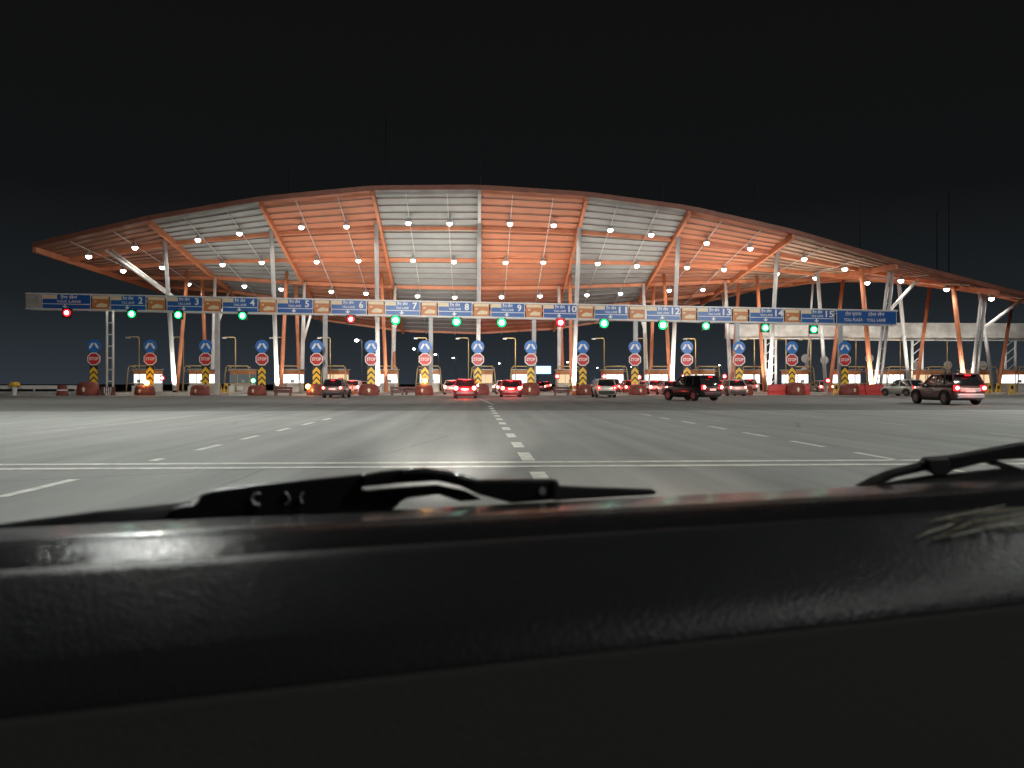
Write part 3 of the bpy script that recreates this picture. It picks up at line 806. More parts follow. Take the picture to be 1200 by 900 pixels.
# rear gantry of the opposite carriageway
d = 24
t = pthing('rear_gantry', 'pale grey back of a second gantry crossing behind the right-hand columns', 'gantry', 0, 0)
for (x0, x1, y0, y1) in ((850, 994, 381, 397), (994, 1290, 379.5, 399)):
    a, b = sy(x0, d)[0], sy(x1, d)[0]
    Y = sy((x0 + x1) / 2, d)[1]
    z0, z1 = zof(y1, Y), zof(y0, Y)
    MB().box(((a + b) / 2, d, (z0 + z1) / 2), (b - a, .5, z1 - z0)).build('sign_back', mat('rear_sign_back', (.66, .65, .61), .6, var=.3, scale=.7), t, bevel=.02)
    for zz_ in (z0, z1): MB().bar((a, d - .35, zz_), (b, d - .35, zz_), .14, .14).build('chord', M['white_paint'], t)
for px in (903, 1075, 1184):
    s = sy(px, d)[0]; mb = MB()
    for o in (-.7, .7): mb.tube([(s + o, d, .2), (s + o, d, 7.4)], .17, 8)
    for k in range(6): mb.bar((s - .7, d, .6 + k * 1.1), (s + .7, d, 1.7 + k * 1.1), .1, .1)
    mb.build('post', M['white_paint'], t)

# ------------------------------------------------------------------ vehicles
def ring_loft(mb, st):
    """st: list of stations (y, [(x, z) half profile bottom->top]) mirrored and lofted"""
    n = len(st[0][1]); vs = []; fs = []
    for (y, pr) in st:
        vs += [(-x, y, z) for x, z in pr] + [(x, y, z) for x, z in reversed(pr)]
    m = 2 * n
    for i in range(len(st) - 1):
        for k in range(m):
            k2 = (k + 1) % m
            fs.append((i * m + k, i * m + k2, (i + 1) * m + k2, (i + 1) * m + k))
    fs.append(tuple(range(m))); fs.append(tuple((len(st) - 1) * m + k for k in reversed(range(m))))
    mb.add(vs, fs)
PAINT = {}
def paint(col, rough=.3, metal=.3):
    k = (col, rough)
    if k not in PAINT: PAINT[k] = mat('car_paint', col, rough, metal, var=.08, scale=4, coat=.5)
    return PAINT[k]
def car(label, X, Y, heading, col, kind='hatch', lit=1.0, group=None, two_tone=None, detail=True, front_lit=False):
    L, W, H = {'hatch': (3.8, .84, 1.52), 'suv': (4.2, .90, 1.68), 'sedan': (4.3, .86, 1.46), 'small': (3.6, .80, 1.55)}[kind]
    t = thing('car', label, 'car', (X, Y, 0), heading, group)
    p = paint(col)
    y0, y1 = -L / 2, L / 2
    bl = H * .60                       # belt line
    g = .20 if kind != 'suv' else .24  # ground clearance
    def prof(w, zt, zb):               # half profile from the bottom centre out to the top centre
        return [(0.01, zb), (w * .86, zb), (w * .97, zb + .12), (w, zb + .34), (w * .995, zt - .14), (w * .93, zt - .02), (w * .7, zt), (0.01, zt + .015)]
    rear_z = bl if kind != 'sedan' else bl - .04
    st = [(y0 + .00, prof(W * .80, rear_z - .08, g + .16)), (y0 + .07, prof(W * .94, rear_z - .01, g + .06)), (y0 + .25, prof(W * .985, rear_z + .01, g)),
          (y0 + L * .28, prof(W, bl, g - .02)), (y0 + L * .62, prof(W, bl - .01, g - .02)), (y0 + L * .74, prof(W * .985, bl - .02, g)),
          (y1 - .35, prof(W * .95, bl - .14, g + .02)), (y1 - .08, prof(W * .84, bl - .24, g + .08)), (y1, prof(W * .68, bl - .32, g + .18))]
    mb = MB(); ring_loft(mb, st)
    mb.build('body', p, t, smooth=True, bevel=0)
    # greenhouse of dark glass, body coloured roof and pillars over it
    rb = {'hatch': (.10, .52), 'suv': (.10, .40), 'sedan': (.62, 1.15), 'small': (.08, .42)}[kind]
    fb = (L * .70, L * .52)
    yb0, yr0 = y0 + rb[0], y0 + rb[1]; yb1, yr1 = y0 + fb[0], y0 + fb[1]
    wb, wr = W * .93, W * .74
    zb_, zr_ = bl - .03, H - .07
    mb = MB()
    vs = [(-wb, yb0, zb_), (wb, yb0, zb_), (wb, yb1, zb_), (-wb, yb1, zb_), (-wr, yr0, zr_), (wr, yr0, zr_), (wr, yr1, zr_), (-wr, yr1, zr_)]
    mb.add(vs, [(3, 2, 1, 0), (4, 5, 6, 7), (0, 1, 5, 4), (1, 2, 6, 5), (2, 3, 7, 6), (3, 0, 4, 7)])
    mb.build('window', M['glass'], t, bevel=.05, smooth=True)
    mb = MB(); ring_loft(mb, [(yr0 - .10, [(0.01, zr_ - .03), (wr * .9, zr_ - .03), (wr * .97, zr_ + .0), (wr * .8, zr_ + .035), (.01, zr_ + .05)]),
                              (yr0 + .15, [(0.01, zr_ - .04), (wr * 1.0, zr_ - .04), (wr * 1.04, zr_ + .01), (wr * .85, zr_ + .06), (.01, zr_ + .075)]),
                              (yr1 - .1, [(0.01, zr_ - .04), (wr * 1.0, zr_ - .04), (wr * 1.04, zr_ + .01), (wr * .85, zr_ + .06), (.01, zr_ + .075)]),
                              (yr1 + .08, [(0.01, zr_ - .05), (wr * .9, zr_ - .05), (wr * .97, zr_ - .02), (wr * .8, zr_ + .01), (.01, zr_ + .03)])])
    mb.build('roof', p, t, smooth=True)
    mb = MB()
    for sg in (-1, 1):
        for (ya, yb, w_) in ((yb0, yr0, .13), (yb1, yr1, .09), (y0 + L * .40, y0 + L * .41, .07), (y0 + L * .22 if kind != 'sedan' else y0 + L * .34, y0 + L * .25, .08)):
            MB().bar((sg * wb * 1.003, ya, zb_), (sg * wr * 1.01, yb, zr_), .05, w_).build('pillar', p, t)
    if detail:
        MB().box((0, y0 - .02, g + .24), (W * 1.62, .16, .24)).build('bumper', M['trim'] if two_tone is None else two_tone, t, bevel=.05)
        if two_tone:
            MB().box((0, y0 + .005, bl - .22), (W * 1.22, .1, .2)).build('tailgate_trim', two_tone, t, bevel=.03)
        MB().box((0, y0 - .045, g + .50), (.52, .02, .13)).build('number_plate', M['plate'], t)
        mb = MB()
        for sg in (-1, 1): mb.box((sg * (W + .1), y0 + L * .64, bl + .06), (.2, .1, .14))
        for sg in (-1, 1):
            MB().box((sg * (W + .09), y0 + L * .64, bl + .07), (.2, .11, .15)).build('mirror', p, t, bevel=.03)
        MB().box((0, yr0 - .12, zr_ + .0), (wr * 1.5, .18, .05)).build('spoiler', p, t, bevel=.015)
    r = .31 if kind != 'suv' else .36
    for yy in (y0 + L * .19, y0 + L * .81):
        for sg in (-1, 1):
            w = MB().disc((sg * (W - .19), yy, r), r, .22 * sg, 20, (1, 0, 0)).build('wheel', M['rubber'], t, bevel=.03)
            MB().disc((sg * (W + .025), yy, r), r * .60, .012 * sg, 9, (1, 0, 0)).build('rim', M['rim'], w)
        mb = MB()
    for yy in (y0 + L * .19, y0 + L * .81):
        for sg in (-1, 1):
            pts = [(sg * (W + .004), yy + (r + .07) * math.cos(a), r + (r + .07) * math.sin(a)) for a in [PI * k / 10 for k in range(11)]]
            MB().tube(pts, .05, 6).build('wheel_arch', M['trim'], t, smooth=True)
    # tail lights
    tz = bl - .12
    for sg in (-1, 1):
        MBl = MB().box((sg * W * .80, y0 + .03, tz), (.26 if lit < 1.3 else .36, .16, .30 if kind in ('suv', 'small') or lit > 1.3 else .22))
        l = MBl.build('tail_light', E['tail'] if lit > 0 else M['stop_red'], t, bevel=.03)
        if lit > 0:
            MB().sphere((sg * W * .80, y0 - .04, tz), .085 * lit, 10).build('bulb', E['tail_hot'], l)
    if lit > .9:
        g_ = lamp('tail_glow', 'POINT', (0, y0 - .45, .75), (150 if Y < 66 else 70) * lit if lit > 1.25 else 11, (1, .06, .05), .3, parent=t)
        b = MB().box((0, yr0 - .2, zr_ - .06), (.3, .04, .05)).build('brake_light', E['tail'], t)
    return t
M['silver_trim'] = mat('silver_bumper', (.55, .55, .56), .35, .4)
def at(px, Y): return (px - 600) / F * Y
def carp(label, px, py, heading, col, kind, **k):
    Y = EYE * F / (py - 450.0); L = {'hatch': 3.8, 'suv': 4.2, 'sedan': 4.3, 'small': 3.6}[kind]
    Yc = Y + L / 2 * math.cos(heading)
    Xc = at(px, Y) - L / 2 * math.sin(heading)
    return car(label, Xc, Yc, heading, col, kind, **k)
carp('grey brown hatchback with dark rear window queuing by lane 6', 389, 466.3, .02, (.13, .115, .10), 'hatch')
carp('small car glowing red from its brake lights in lane 8', 545, 467.2, .04, (.30, .02, .035), 'hatch', lit=1.7)  # red body colour carries the glow of the brake lights
carp('bright red low car with its brake lights on in lane 9', 599, 465.6, .04, (.45, .02, .03), 'sedan', lit=1.6)
carp('cream white hatchback seen from behind in lane 11', 711, 466.0, .03, (.62, .57, .46), 'small', lit=.6)
carp('black SUV turned across the lane in front of lane 13', 835, 470.0, .47, (.014, .012, .013), 'suv', lit=1.2, two_tone=None)
carp('silver car half hidden behind the black vehicle', 865, 464.2, .05, (.45, .40, .37), 'hatch', lit=1.0)
carp('pale silver green car turning left near the red barriers', 1078, 464.4, .36, (.36, .38, .35), 'hatch', lit=.7)
carp('dark maroon SUV with silver bumper nearest on the right', 1137, 474.8, .05, (.12, .062, .058), 'suv', lit=1.1, two_tone=M['silver_trim'])
# cars waiting at the booths
def lane_car(label, px, d, col, kind='hatch', lit=1.0):
    s, Y = sy(px, d); w = world(s, d)
    return car(label, w.x, w.y, A, col, kind, lit)
lane_car('white car deep in lane 7 queue with bright tail lights', 415, 6, (.6, .58, .55), 'hatch', 1.5)
lane_car('grey car ahead of the white one near lane 6', 425, 16, (.25, .25, .26), 'sedan', 1)
lane_car('silver car waiting at the lane 8 booth with brake lights on', 530, 5, (.5, .48, .46), 'hatch', 1.6)
lane_car('dark car ahead in lane 8 beyond the booth', 536, 18, (.1, .1, .1), 'sedan', 1.2)
lane_car('white car waiting at the lane 9 booth', 590, 7, (.6, .58, .56), 'hatch', 1.5)
lane_car('red car second in line at the lane 9 booth', 606, 16, (.4, .03, .03), 'suv', 1.5)
lane_car('grey sedan far along past lane 9', 584, 27, (.3, .3, .3), 'sedan', 1.5)
lane_car('small dark car driving away past lane 10', 632, 40, (.1, .1, .12), 'sedan', 1.2)
lane_car('red lit car at the lane 12 booth, left one', 737, 4, (.35, .08, .08), 'hatch', 1.4)
lane_car('white car at the lane 12 booth with glaring lamps', 765, 5, (.62, .6, .57), 'hatch', 1.7)
lane_car('pinkish silver car beside the black vehicle in lane 12', 783, 0.5, (.5, .42, .38), 'sedan', 1.3)
lane_car('grey car ahead at the lane 11 booth', 714, 10, (.3, .28, .27), 'suv', 1.4)
lane_car('dark hatchback waiting at the lane 13 booth', 842, 8, (.2, .19, .19), 'hatch', 1.3)
lane_car('silver car waiting second in the lane 13 queue', 872, 12, (.5, .48, .46), 'suv', 1.0)
lane_car('tail-lit car far down the road past lane 9', 618, 70, (.15, .15, .15), 'sedan', 1.6)
lane_car('tail-lit white car far down the road past lane 10', 626, 95, (.5, .5, .5), 'sedan', 1.6)
lane_car('tail-lit van far down the road beside the lit billboard', 640, 85, (.4, .4, .4), 'suv', 1.6)

lane_car('silver car third in the lane 8 queue with brake lights on', 540, 28, (.5, .5, .5), 'suv', 1.5)
lane_car('white hatchback squeezed right of the lane 9 booth, brakes on', 603, 3.5, (.55, .5, .48), 'small', 1.6)
lane_car('dark red car far ahead between lanes 9 and 10', 612, 33, (.2, .03, .03), 'hatch', 1.6)
lane_car('silver taxi beyond the booth of lane 12', 752, 14, (.5, .46, .4), 'hatch', 1.5)
lane_car('white car beyond the lane 13 booth with brakes on', 820, 20, (.55, .54, .52), 'sedan', 1.5)
lane_car('grey car entering the exit side near the last signed lane', 960, 14, (.3, .3, .3), 'hatch', 1.4)
# traffic cones and a marker by the lanes
for k, (px, d) in enumerate(((628, -1.6), (673, -1.4), (675.5, -.6), (413, 3))):
    s = sy(px, d)[0]
    t = pthing('traffic_cone', ['dark stained cone right of the bright red car', 'orange cone right of the closed lane 10', 'orange cone tucked behind its twin by lane 10', 'pale cone in the lane 7 queue'][k], 'cone', s, d)
    MB().box((0, 0, .03), (.5, .5, .06)).build('base', M['black'], t)
    MB().lathe((0, 0, .06), [(.2, 0), (.14, .45), (.04, 1.0 if k != 0 else 1.15)], 14).build('cone', M['nose_red'] if k == 0 else M['cone_orange'], t, smooth=True)
    MB().lathe((0, 0, .42), [(.158, 0), (.128, .2)], 14).build('sleeve', M['white_paint'], t)
# attendant
def person(px, d, label):
    s = sy(px, d)[0]
    t = pthing('person', label, 'person', s, d)
    me = bpy.data.meshes.new('body')
    J = [((0, 0, .95), .15), ((0, 0, 1.2), .16), ((0, 0, 1.42), .15), ((0, 0, 1.52), .06), ((0, .0, 1.63), .10), ((0, 0, 1.74), .07),
         ((-.2, 0, 1.42), .07), ((-.27, .02, 1.14), .05), ((-.22, -.12, .92), .04), ((.2, 0, 1.42), .07), ((.27, .02, 1.14), .05), ((.25, -.05, .88), .04),
         ((-.1, 0, .88), .1), ((-.11, -.02, .48), .07), ((-.11, .02, .08), .05), ((-.11, -.12, .04), .045), ((.1, 0, .88), .1), ((.12, .03, .48), .07), ((.12, .08, .08), .05), ((.12, -.05, .04), .045)]
    ed = [(0, 1), (1, 2), (2, 3), (3, 4), (4, 5), (2, 6), (6, 7), (7, 8), (2, 9), (9, 10), (10, 11), (0, 12), (12, 13), (13, 14), (14, 15), (0, 16), (16, 17), (17, 18), (18, 19)]
    me.from_pydata([j[0] for j in J], ed, [])
    o = bpy.data.objects.new('body', me); C.objects.link(o); o.parent = t
    sk = o.modifiers.new('skin', 'SKIN'); sb = o.modifiers.new('sub', 'SUBSURF'); sb.levels = 1; sb.render_levels = 1
    for v, j in zip(me.skin_vertices[0].data, J): v.radius = (j[1], j[1])
    me.skin_vertices[0].data[0].use_root = True
    me.materials.append(M['cloth'])
    return t
person(697, -1.2, 'person in dark clothes standing beside the cream hatchback')

# ------------------------------------------------------------------ far things
for k, (px, py, Y) in enumerate(((418, 399, 130), (485, 409, 165), (510, 415.5, 195), (531, 419.5, 240), (585, 426, 320), (665, 424.5, 300), (700, 431, 420), (740, 430, 380), (843, 428, 330))):
    X = at(px, Y); z = zof(py, Y)
    t = thing('street_lamp', ['bright street lamp shining between lanes 6 and 7', 'street lamp just left of the lane 8 disc sign', 'street lamp right of the lane 8 disc sign', 'street lamp above the car glowing red in lane 8', 'street lamp between the lane 9 sign posts', 'street lamp right of the lit billboard', 'small far lamp near lane 11', 'tiny far lamp near lane 12', 'far lamp above the black vehicle'][k], 'street lamp', (X, Y, 0), 0, 'far street lamps beyond the plaza')
    MB().tube([(.9, 0, 0), (.9, 0, z - .2), (.7, 0, z + .12), (0, 0, z + .15)], .09, 6).build('pole', M['galv'], t)
    MB().sphere((0, -.05, z), .36 if k == 0 else .3, 8, .6).build('lamp_glass', E['lamp'], t)
t = thing('billboard', 'small blue-white lit billboard far beyond lane 10', 'billboard', (at(636, 300), 300, 0))
MB().box((0, 0, zof(433.5, 300)), (6.4, .5, 3.0)).build('frame', E['board'], t)
MB().box((0, -.28, zof(433.5, 300)), (5.0, .05, 2.0)).build('face', E['board_w'], t)
for x in (-2, 2): MB().tube([(x, 0, 0), (x, 0, 5)], .2, 6).build('post', M['galv'], t)

# ------------------------------------------------------------------ the car we sit in
TH = R(17.3); EX = Vector((math.cos(TH), math.sin(TH), 0)); NX = Vector((-math.sin(TH), math.cos(TH), 0))
own = thing('own_car', 'dark car interior with black grained dashboard and wipers in front of the camera', 'car', (0, 0, 0))
def extr(prof, s0, s1, n=2):
    """profile (Y at x=0, z relative to the eye) swept along the dashboard direction"""
    mb = MB(); vs = []; fs = []
    k = len(prof)
    for i in range(n + 1):
        e = s0 + (s1 - s0) * i / n
        for (Y, z) in prof:
            q = Y * math.cos(TH)
            base = NX * q + EX * (Y * math.sin(TH))
            p = base + EX * e
            vs.append((p.x, p.y, EYE + z))
    for i in range(n):
        for j in range(k - 1):
            fs.append((i * k + j, (i + 1) * k + j, (i + 1) * k + j + 1, i * k + j + 1))
    mb.add(vs, fs); return mb
def dash_mat(name, col, rough, bscale, bstr, spec=.5):
    m = bpy.data.materials.new(name); m.use_nodes = True
    nt = m.node_tree; b = nt.nodes['Principled BSDF']; L = nt.links
    b.inputs['Base Color'].default_value = (*col, 1); b.inputs['Roughness'].default_value = rough; b.inputs['Specular IOR Level'].default_value = spec
    tc = nt.nodes.new('ShaderNodeTexCoord')
    vo = nt.nodes.new('ShaderNodeTexVoronoi'); vo.inputs['Scale'].default_value = bscale; vo.feature = 'SMOOTH_F1'
    nz = nt.nodes.new('ShaderNodeTexNoise'); nz.inputs['Scale'].default_value = bscale * .55; nz.inputs['Detail'].default_value = 3
    L.new(tc.outputs['Object'], vo.inputs['Vector']); L.new(tc.outputs['Object'], nz.inputs['Vector'])
    ad = nt.nodes.new('ShaderNodeMath'); ad.operation = 'ADD'; L.new(vo.outputs['Distance'], ad.inputs[0]); L.new(nz.outputs['Fac'], ad.inputs[1])
    bp = nt.nodes.new('ShaderNodeBump'); bp.inputs['Strength'].default_value = bstr; bp.inputs['Distance'].default_value = .004
    L.new(ad.outputs[0], bp.inputs['Height']); L.new(bp.outputs['Normal'], b.inputs['Normal'])
    n3 = nt.nodes.new('ShaderNodeTexNoise'); n3.inputs['Scale'].default_value = 9; n3.inputs['Detail'].default_value = 5
    L.new(tc.outputs['Object'], n3.inputs['Vector'])
    mr = nt.nodes.new('ShaderNodeMapRange'); mr.inputs['To Min'].default_value = rough - .08; mr.inputs['To Max'].default_value = rough + .1
    L.new(n3.outputs['Fac'], mr.inputs['Value']); L.new(mr.outputs['Result'], b.inputs['Roughness'])
    return m
M['leather'] = dash_mat('dash_grain', (.015, .015, .0163), .36, 280, .20, .04)
M['shelf'] = dash_mat('shelf_grain', (.009, .009, .010), .19, 250, .15, .014)
M['dash_face'] = dash_mat('dash_lower_grain', (.040, .038, .036), .9, 320, .12, .04)
M['cowl'] = mat('cowl_gloss', (.012, .012, .013), .21, spec=1.0, bump=.02, bscale=60)
M['wiper'] = mat('wiper_black', (.012, .012, .012), .38, var=.3, scale=30, bump=.08, bscale=120)
def smooth_prof(pts, n=5):
    out = []
    P = [Vector((a, b, 0)) for a, b in pts]
    for i in range(len(P) - 1):
        p0, p1, p2, p3 = P[max(i - 1, 0)], P[i], P[i + 1], P[min(i + 2, len(P) - 1)]
        for k in range(n):
            t = k / n
            q = .5 * ((2 * p1) + (p2 - p0) * t + (2 * p0 - 5 * p1 + 4 * p2 - p3) * t * t + (3 * p1 - p0 - 3 * p2 + p3) * t ** 3)
            out.append((q.x, q.y))
    out.append(pts[-1]); return out
dash = extr(smooth_prof([(.703, -.2570), (.7055, -.2520), (.716, -.2415), (.736, -.2275), (.77, -.2110), (.81, -.1940), (.845, -.1800), (.855, -.1768), (.862, -.1755), (.870, -.1748)]), -1.3, 1.9, 60).build('dashboard', M['leather'], own, smooth=True)
extr(smooth_prof([(.50, -.62), (.60, -.46), (.655, -.345), (.690, -.272), (.697, -.2575), (.7005, -.2545), (.704, -.2575), (.704, -.264)]), -1.3, 1.9, 40).build('lower_panel', M['dash_face'], dash, smooth=True)
extr(smooth_prof([(.868, -.1765), (.872, -.1748), (.90, -.1698), (.93, -.1655), (.950, -.1640), (.962, -.1650), (.975, -.172), (1.0, -.190)]), -1.4, 2.0, 30).build('defroster_shelf', M['shelf'], dash, smooth=True)
extr(smooth_prof([(1.052, -.1800), (1.06, -.1788), (1.10, -.1800), (1.16, -.1838), (1.20, -.1870), (1.23, -.197), (1.25, -.215)]), -1.4, 2.1, 30).build('cowl', M['cowl'], own, smooth=True)
extr(smooth_prof([(1.26, -.24), (1.5, -.262), (1.9, -.315), (2.15, -.38), (2.22, -.50), (2.2, -.75)]), -1.0, 1.1, 20).build('hood', M['cowl'], own, smooth=True)

def wplane(px, py, q0=1.24):
    """point on the upright plane of the wipers, q0 metres in front of the eye and parallel to the dashboard"""
    d_ = Vector(((px - 600) / F, 1, (450 - py) / F))
    k = q0 * math.cos(TH) / d_.dot(NX)
    p = d_ * k; p.z += EYE
    return p
def wpoly(name, poly, q0, th, m, parent, bevel=.004):
    pts = [wplane(x, y, q0) for x, y in poly]
    n = len(pts); back = [p + NX * th for p in pts]
    mb = MB(); mb.add(pts + back, [tuple(range(n)), tuple(range(2 * n - 1, n - 1, -1))] + [(i, i + n, (i + 1) % n + n, (i + 1) % n) for i in range(n)])
    return mb.build(name, m, parent, bevel=bevel)
def wtube(name, pts, r, q0, m, parent, r2=None):
    return MB().tube([wplane(x, y, q0) for x, y in pts], r, 10, r2).build(name, m, parent, smooth=True)
# left wiper
lw = wpoly('wiper', [(425, 556.5), (445, 553), (462, 551), (500, 549), (530, 553), (562, 563), (600, 562.5), (648, 562), (652, 570), (652, 586), (600, 590), (562, 580), (540, 570), (512, 564), (480, 566), (423, 571)], 1.235, .022, M['wiper'], own)
wpoly('arm_cover', [(200, 597), (216, 593), (226, 592.5), (231, 589), (235, 580), (250, 575.5), (300, 569), (350, 563), (428, 555.5), (424, 574), (440, 577), (470, 590), (455, 602), (330, 617), (200, 625)], 1.245, .03, M['wiper'], lw)
wpoly('lower_link', [(424, 575), (512, 568.5), (545, 575), (566, 586), (540, 588), (514, 580), (480, 584), (458, 594), (440, 592)], 1.25, .016, M['wiper'], lw)
wtube('blade', [(-80, 640), (0, 622), (110, 607), (226, 595)], .010, 1.27, M['rubber'], lw, .0095)
wtube('blade', [(-80, 652), (0, 634), (110, 618), (226, 606), (330, 603)], .013, 1.262, M['rubber'], lw)
wpoly('blade_end', [(648, 569), (690, 571), (765, 573.5), (770, 576), (769, 580), (700, 584), (650, 587)], 1.25, .014, M['rubber'], lw, .003)
wpoly('end_cap', [(646, 562), (655, 563), (657, 572), (655, 588), (646, 586)], 1.232, .03, M['trim'], lw)
for (x, y, r, a0, a1, th) in ((302, 585, .0085, 60, 290, .0034), (331, 584.5, .0095, -80, 70, .0022), (360, 583.5, .0100, 125, 225, .0022)):  # bright part-arcs shape only the lit edges of the rivets
    mb = MB()
    mb.tube([wplane(x, y, 1.2435) + EX * (r * math.cos(a)) + Vector((0, 0, r * math.sin(a))) for a in [R(a0 + (a1 - a0) * k / 14) for k in range(15)]], th * .5, 6, th)
    mb.build('rivet_ring', M['galv'], lw, smooth=True)
mb = MB(); mb.disc(wplane(636, 575.5, 1.232), .006, .004, 14, NX); mb.build('screw', M['galv'], lw)
wtube('metal_edge', [(470, 553.5), (500, 551.5), (530, 555.5), (556, 563.5)], .0038, 1.233, M['chrome'], lw)  # chrome tube shaped to stand in for the sheen on the hump
# right wiper
rw = wpoly('wiper', [(1008, 571), (1028, 560.5), (1048, 552), (1085, 542.5), (1090, 536.5), (1122, 534), (1200, 519.5), (1300, 503), (1300, 524), (1200, 538), (1163, 540.5), (1118, 551.5), (1112, 555), (1098, 555), (1088, 551.5), (1052, 559.5), (1030, 570)], 1.245, .022, M['wiper'], own)
wpoly('lower_link', [(1026, 569), (1098, 557), (1116, 556), (1180, 549), (1158, 543), (1170, 540), (1200, 549), (1300, 540), (1300, 556), (1200, 563), (1100, 567.5), (1020, 573)], 1.25, .016, M['wiper'], rw)
wpoly('joint', [(1087, 538), (1113, 537), (1116, 553), (1110, 556.5), (1098, 556.5), (1090, 551)], 1.236, .014, M['trim'], rw)
wtube('blade', [(1012, 574), (1100, 568), (1200, 561), (1320, 551)], .010, 1.262, M['rubber'], rw)

# dried sprig lying on the dashboard top
DPROF = [(.703, -.2570), (.7055, -.2520), (.716, -.2415), (.736, -.2275), (.77, -.2110), (.81, -.1940), (.845, -.1800), (.862, -.1755), (.872, -.1748), (.90, -.1698), (.93, -.1655), (.95, -.164)]
def dplane(px, py, lift):
    """where the line of sight through a photo pixel meets the dashboard top"""
    u, w = (px - 600) / F, (450 - py) / F
    Y = .5
    while Y < 1.6:
        q = Y - math.tan(TH) * u * Y
        if q > DPROF[0][0]:
            h = float(np.interp(q, [a for a, b in DPROF], [b for a, b in DPROF])) + lift
            if w * Y <= h or q > .95: break
        Y += .002
    return Vector((u * Y, Y, EYE + h))
tw = thing('dried_sprig', 'thin dried yellow sprig lying on the dashboard at the right', 'sprig', (0, 0, 0))
M['straw'] = mat('straw', (.22, .19, .09), .6, var=.35, scale=60)
M['straw_pale'] = mat('straw_pale', (.40, .37, .30), .55, var=.3, scale=60)
for k, (pts, r) in enumerate(((((1075, 631), (1090, 624), (1108, 618.5), (1120, 612)), .0022), (((1094, 632), (1130, 625), (1172, 616), (1215, 612)), .0022), (((1088, 613), (1112, 606), (1145, 599), (1178, 592)), .0016),
        (((1105, 628), (1140, 612), (1180, 606), (1230, 596)), .0026), (((1120, 606), (1160, 600), (1200, 596)), .0026), (((1112, 606), (1118, 612), (1150, 618), (1210, 606)), .002))):
    zr_ = -.172
    P = [dplane(x, y, .003 + .0004 * k) for x, y in pts]
    MB().tube(P, r * .55, 6, r * .3).build('stem', M['straw_pale'] if k in (0, 1, 2) else M['straw'], tw, smooth=True)
for k in range(26):
    x = random.uniform(1100, 1210); y = random.uniform(596, 626)
    a = dplane(x, y, .002); v = Vector((random.uniform(-.012, .012), random.uniform(-.006, .006), random.uniform(0, .004)))
    MB().tube([a, a + v, a + v * 1.8 + Vector((0, 0, -.002))], .0009, 5, .0004).build('leaf', M['straw'], tw)

# ------------------------------------------------------------------ light
# headlights of our own car
for sg in (-1, 1):
    src = Vector((.1 + sg * .6, 2.40, .62)); dst = Vector((-.045 * 76 + .5 + sg * 1.5, 76, 4.6))
    MB().disc(src - Vector((0, .06, 0)), .07, .03, 14).build('headlight', E['head'], own)
    lamp('headlight_beam', 'SPOT', src, LIGHT['head'], (1, .95, .88), .05, aim(src, dst), 22, 1.0)
q = Vector((.7, 2.42, .6))
lamp('low_beam', 'SPOT', q, 19000, (1, .80, .66), .06, aim(q, (1.15, 8.6, 0)), 34, 1.0)
# unseen street lamps beside the apron, placed to light it and the dashboard
for k, (X, Y, H, arm, f) in enumerate(((-17.2, 24, 15, 5.4, .85), (13.2, 1.5, 12.2, 3.2, .22), (33, 25, 16, 3.0, 1.2), (-41, 46, 15, 3, .35), (46, 48, 15, 3, .5))):
    t = thing('roadside_lamp', ['tall lamp post on the left of the apron beyond the double line', 'tall lamp post close beside the car on its right', 'tall lamp post on the right of the apron beyond the double line', 'tall lamp post far left before the guard rail', 'tall lamp post far right before the exit lanes'][k], 'street lamp', (X, Y, 0), group='lamp posts beside the apron')
    sgn = -1 if X > 0 else 1
    MB().tube([(0, 0, 0), (0, 0, H - .8), (sgn * .3, 0, H - .2), (sgn * (arm - .3), 0, H + .1)], .11, 10, .06).build('pole', M['galv'], t, smooth=True)
    h_ = MB().box((sgn * arm, 0, H + .1), (.9, .40, .16)).build('lamp_head', M['galv'], t, bevel=.03)
    MB().box((sgn * arm, 0, H + .012), (.7, .32, .02)).build('lamp_glass', E['lamp'], h_)
    src = Vector((X + sgn * arm, Y, H - .12))
    if k in (0, 2):  # floodlight heads added to fill light on the gantry boards and signs
        fl = MB().box((sgn * (arm - 1.2), .35, H - .15), (.7, .3, .5)).build('floodlight_head', M['galv'], t, bevel=.03)
        MB().box((sgn * (arm - 1.2), .515, H - .17), (.6, .02, .4)).build('lamp_glass', E['lamp'], fl)
        for (tx, pw) in ((-30 if k == 0 else 34, 19000 if k == 0 else 32000), (-4 if k == 0 else 6, 32000)):
            q = Vector((X + sgn * (arm - 1.2), Y + .7, H - .17))
            lamp('floodlight_beam', 'SPOT', q, pw, (1, .97, .92), .2, aim(q, (tx, 78, 3)), 62, .8)
    lamp('roadside_beam', 'SPOT', src, LIGHT['mast'] * f, (.97, 1, .94), .25, (0, 0, 0), 160, .5)
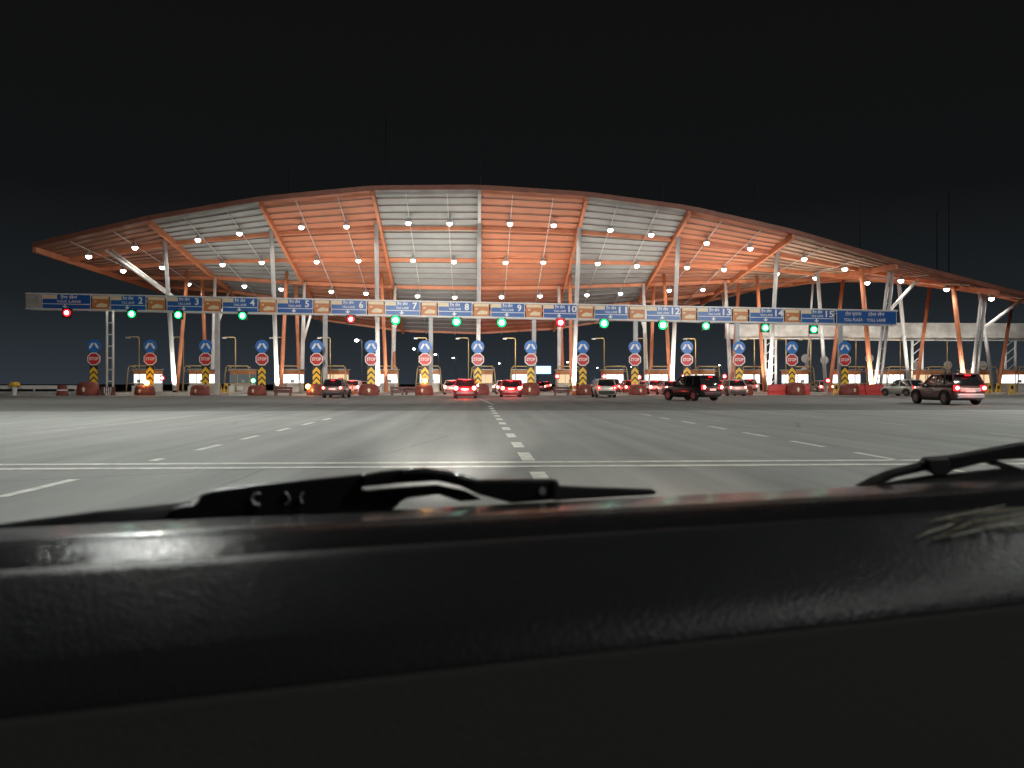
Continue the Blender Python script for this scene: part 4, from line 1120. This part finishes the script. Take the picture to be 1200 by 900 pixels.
# column uplighters that wash the roof
for k, px in enumerate((205, 262, 325, 384, 443, 500, 560, 616, 672, 730, 787, 845, 901, 955, 1022, 1072, 1131)):
    s = sy(px, 5)[0]
    t = pthing('uplighter', 'small floodlight aimed up at the roof ' + ['by the white column at lane 3', 'near lane 4', 'by the column at lane 5', 'near lane 6', 'by the column at lane 7', 'near lane 8', 'under the centre rib', 'near lane 10', 'by the column past lane 10', 'near lane 12', 'by the column at lane 13', 'near lane 14', 'by the column left of lane 15', 'beyond lane 15', 'by the orange column at the gantry end', 'near the silver car', 'by the orange column behind the maroon car'][k], 'light', s, 5, .2, group='uplighters at the columns')
    MB().box((0, 0, .16), (.34, .26, .22), taper=1.15).build('housing', M['black'], t)
    MB().box((0, 0, .285), (.26, .2, .02)).build('lens', E['window_warm'], t)
    f = .45 if px < 300 else (.7 if px < 420 else (1.0 if px < 640 else 1.15))
    if px > 960: f = .6
    lamp('uplighter_beam', 'SPOT', world(s, 5, .62), LIGHT['up'] * f, (1, .92, .80), .2, aim(world(s, 5, .6), world(s, 9.5, 16)), 96, .8)

for k, px in enumerate((905, 985, 1075, 1165)):  # fill lights added to brighten the rear gantry
    s = sy(px, 19)[0]
    t = pthing('uplighter', 'small floodlight aimed up at the back of the rear gantry ' + ['at its left end', 'behind the red barriers', 'by its ladder post', 'past the maroon car'][k], 'light', s, 19, .2, group='uplighters at the columns')
    MB().box((0, 0, .16), (.34, .26, .22), taper=1.15).build('housing', M['black'], t)
    MB().box((0, 0, .285), (.26, .2, .02)).build('lens', E['window_warm'], t)
    lamp('uplighter_beam', 'SPOT', world(s, 19, .62), 2600, (1, .95, .86), .2, aim(world(s, 19, .6), world(s, 24, 6.5)), 110, .8)
# sky
wd = bpy.data.worlds.new('World'); S.world = wd; wd.use_nodes = True
nt = wd.node_tree; bg = nt.nodes['Background']
tc = nt.nodes.new('ShaderNodeTexCoord'); sx = nt.nodes.new('ShaderNodeSeparateXYZ'); nt.links.new(tc.outputs['Generated'], sx.inputs[0])
rp = nt.nodes.new('ShaderNodeValToRGB'); nt.links.new(sx.outputs['Z'], rp.inputs['Fac'])
cr = rp.color_ramp
cr.elements[0].position = 0; cr.elements[0].color = (.028, .035, .044, 1)
cr.elements[1].position = .5; cr.elements[1].color = (.0050, .0050, .0052, 1)
e = cr.elements.new(.10); e.color = (.0115, .0145, .0165, 1)
e = cr.elements.new(.22); e.color = (.0058, .0062, .0066, 1)
nt.links.new(rp.outputs['Color'], bg.inputs['Color']); bg.inputs['Strength'].default_value = 1.0

HAZE = 0
if HAZE:
    hm = bpy.data.materials.new('haze_air'); hm.use_nodes = True
    hn = hm.node_tree; hn.nodes.clear()
    ho = hn.nodes.new('ShaderNodeOutputMaterial'); hv = hn.nodes.new('ShaderNodeVolumePrincipled')
    hv.inputs['Color'].default_value = (.92, .94, .96, 1); hv.inputs['Density'].default_value = HAZE; hv.inputs['Anisotropy'].default_value = .55
    hn.links.new(hv.outputs[0], ho.inputs['Volume'])
    hz = MB().box((0, 250, 20), (700, 780, 46)).build('haze', hm); tag(hz, kind='stuff')
# ------------------------------------------------------------------ camera and render
cam = bpy.data.cameras.new('camera'); cam.sensor_width = 36; cam.lens = 27.0; cam.clip_start = .02; cam.clip_end = 5000
cam.dof.use_dof = True; cam.dof.focus_distance = 60; cam.dof.aperture_fstop = 4.2
co = bpy.data.objects.new('camera', cam); C.objects.link(co); co.location = (0, 0, EYE); co.rotation_euler = (R(90), 0, 0)
S.camera = co
vs_ = S.view_settings; vs_.view_transform = 'Standard'; vs_.look = 'None'; vs_.exposure = 0; vs_.gamma = 1; vs_.use_curve_mapping = False
S.cycles.use_denoising = True
S.cycles.max_bounces = 5; S.cycles.diffuse_bounces = 3; S.cycles.glossy_bounces = 3
S.cycles.sample_clamp_indirect = 4; S.cycles.use_light_tree = True
S.cycles.caustics_reflective = False; S.cycles.caustics_refractive = False
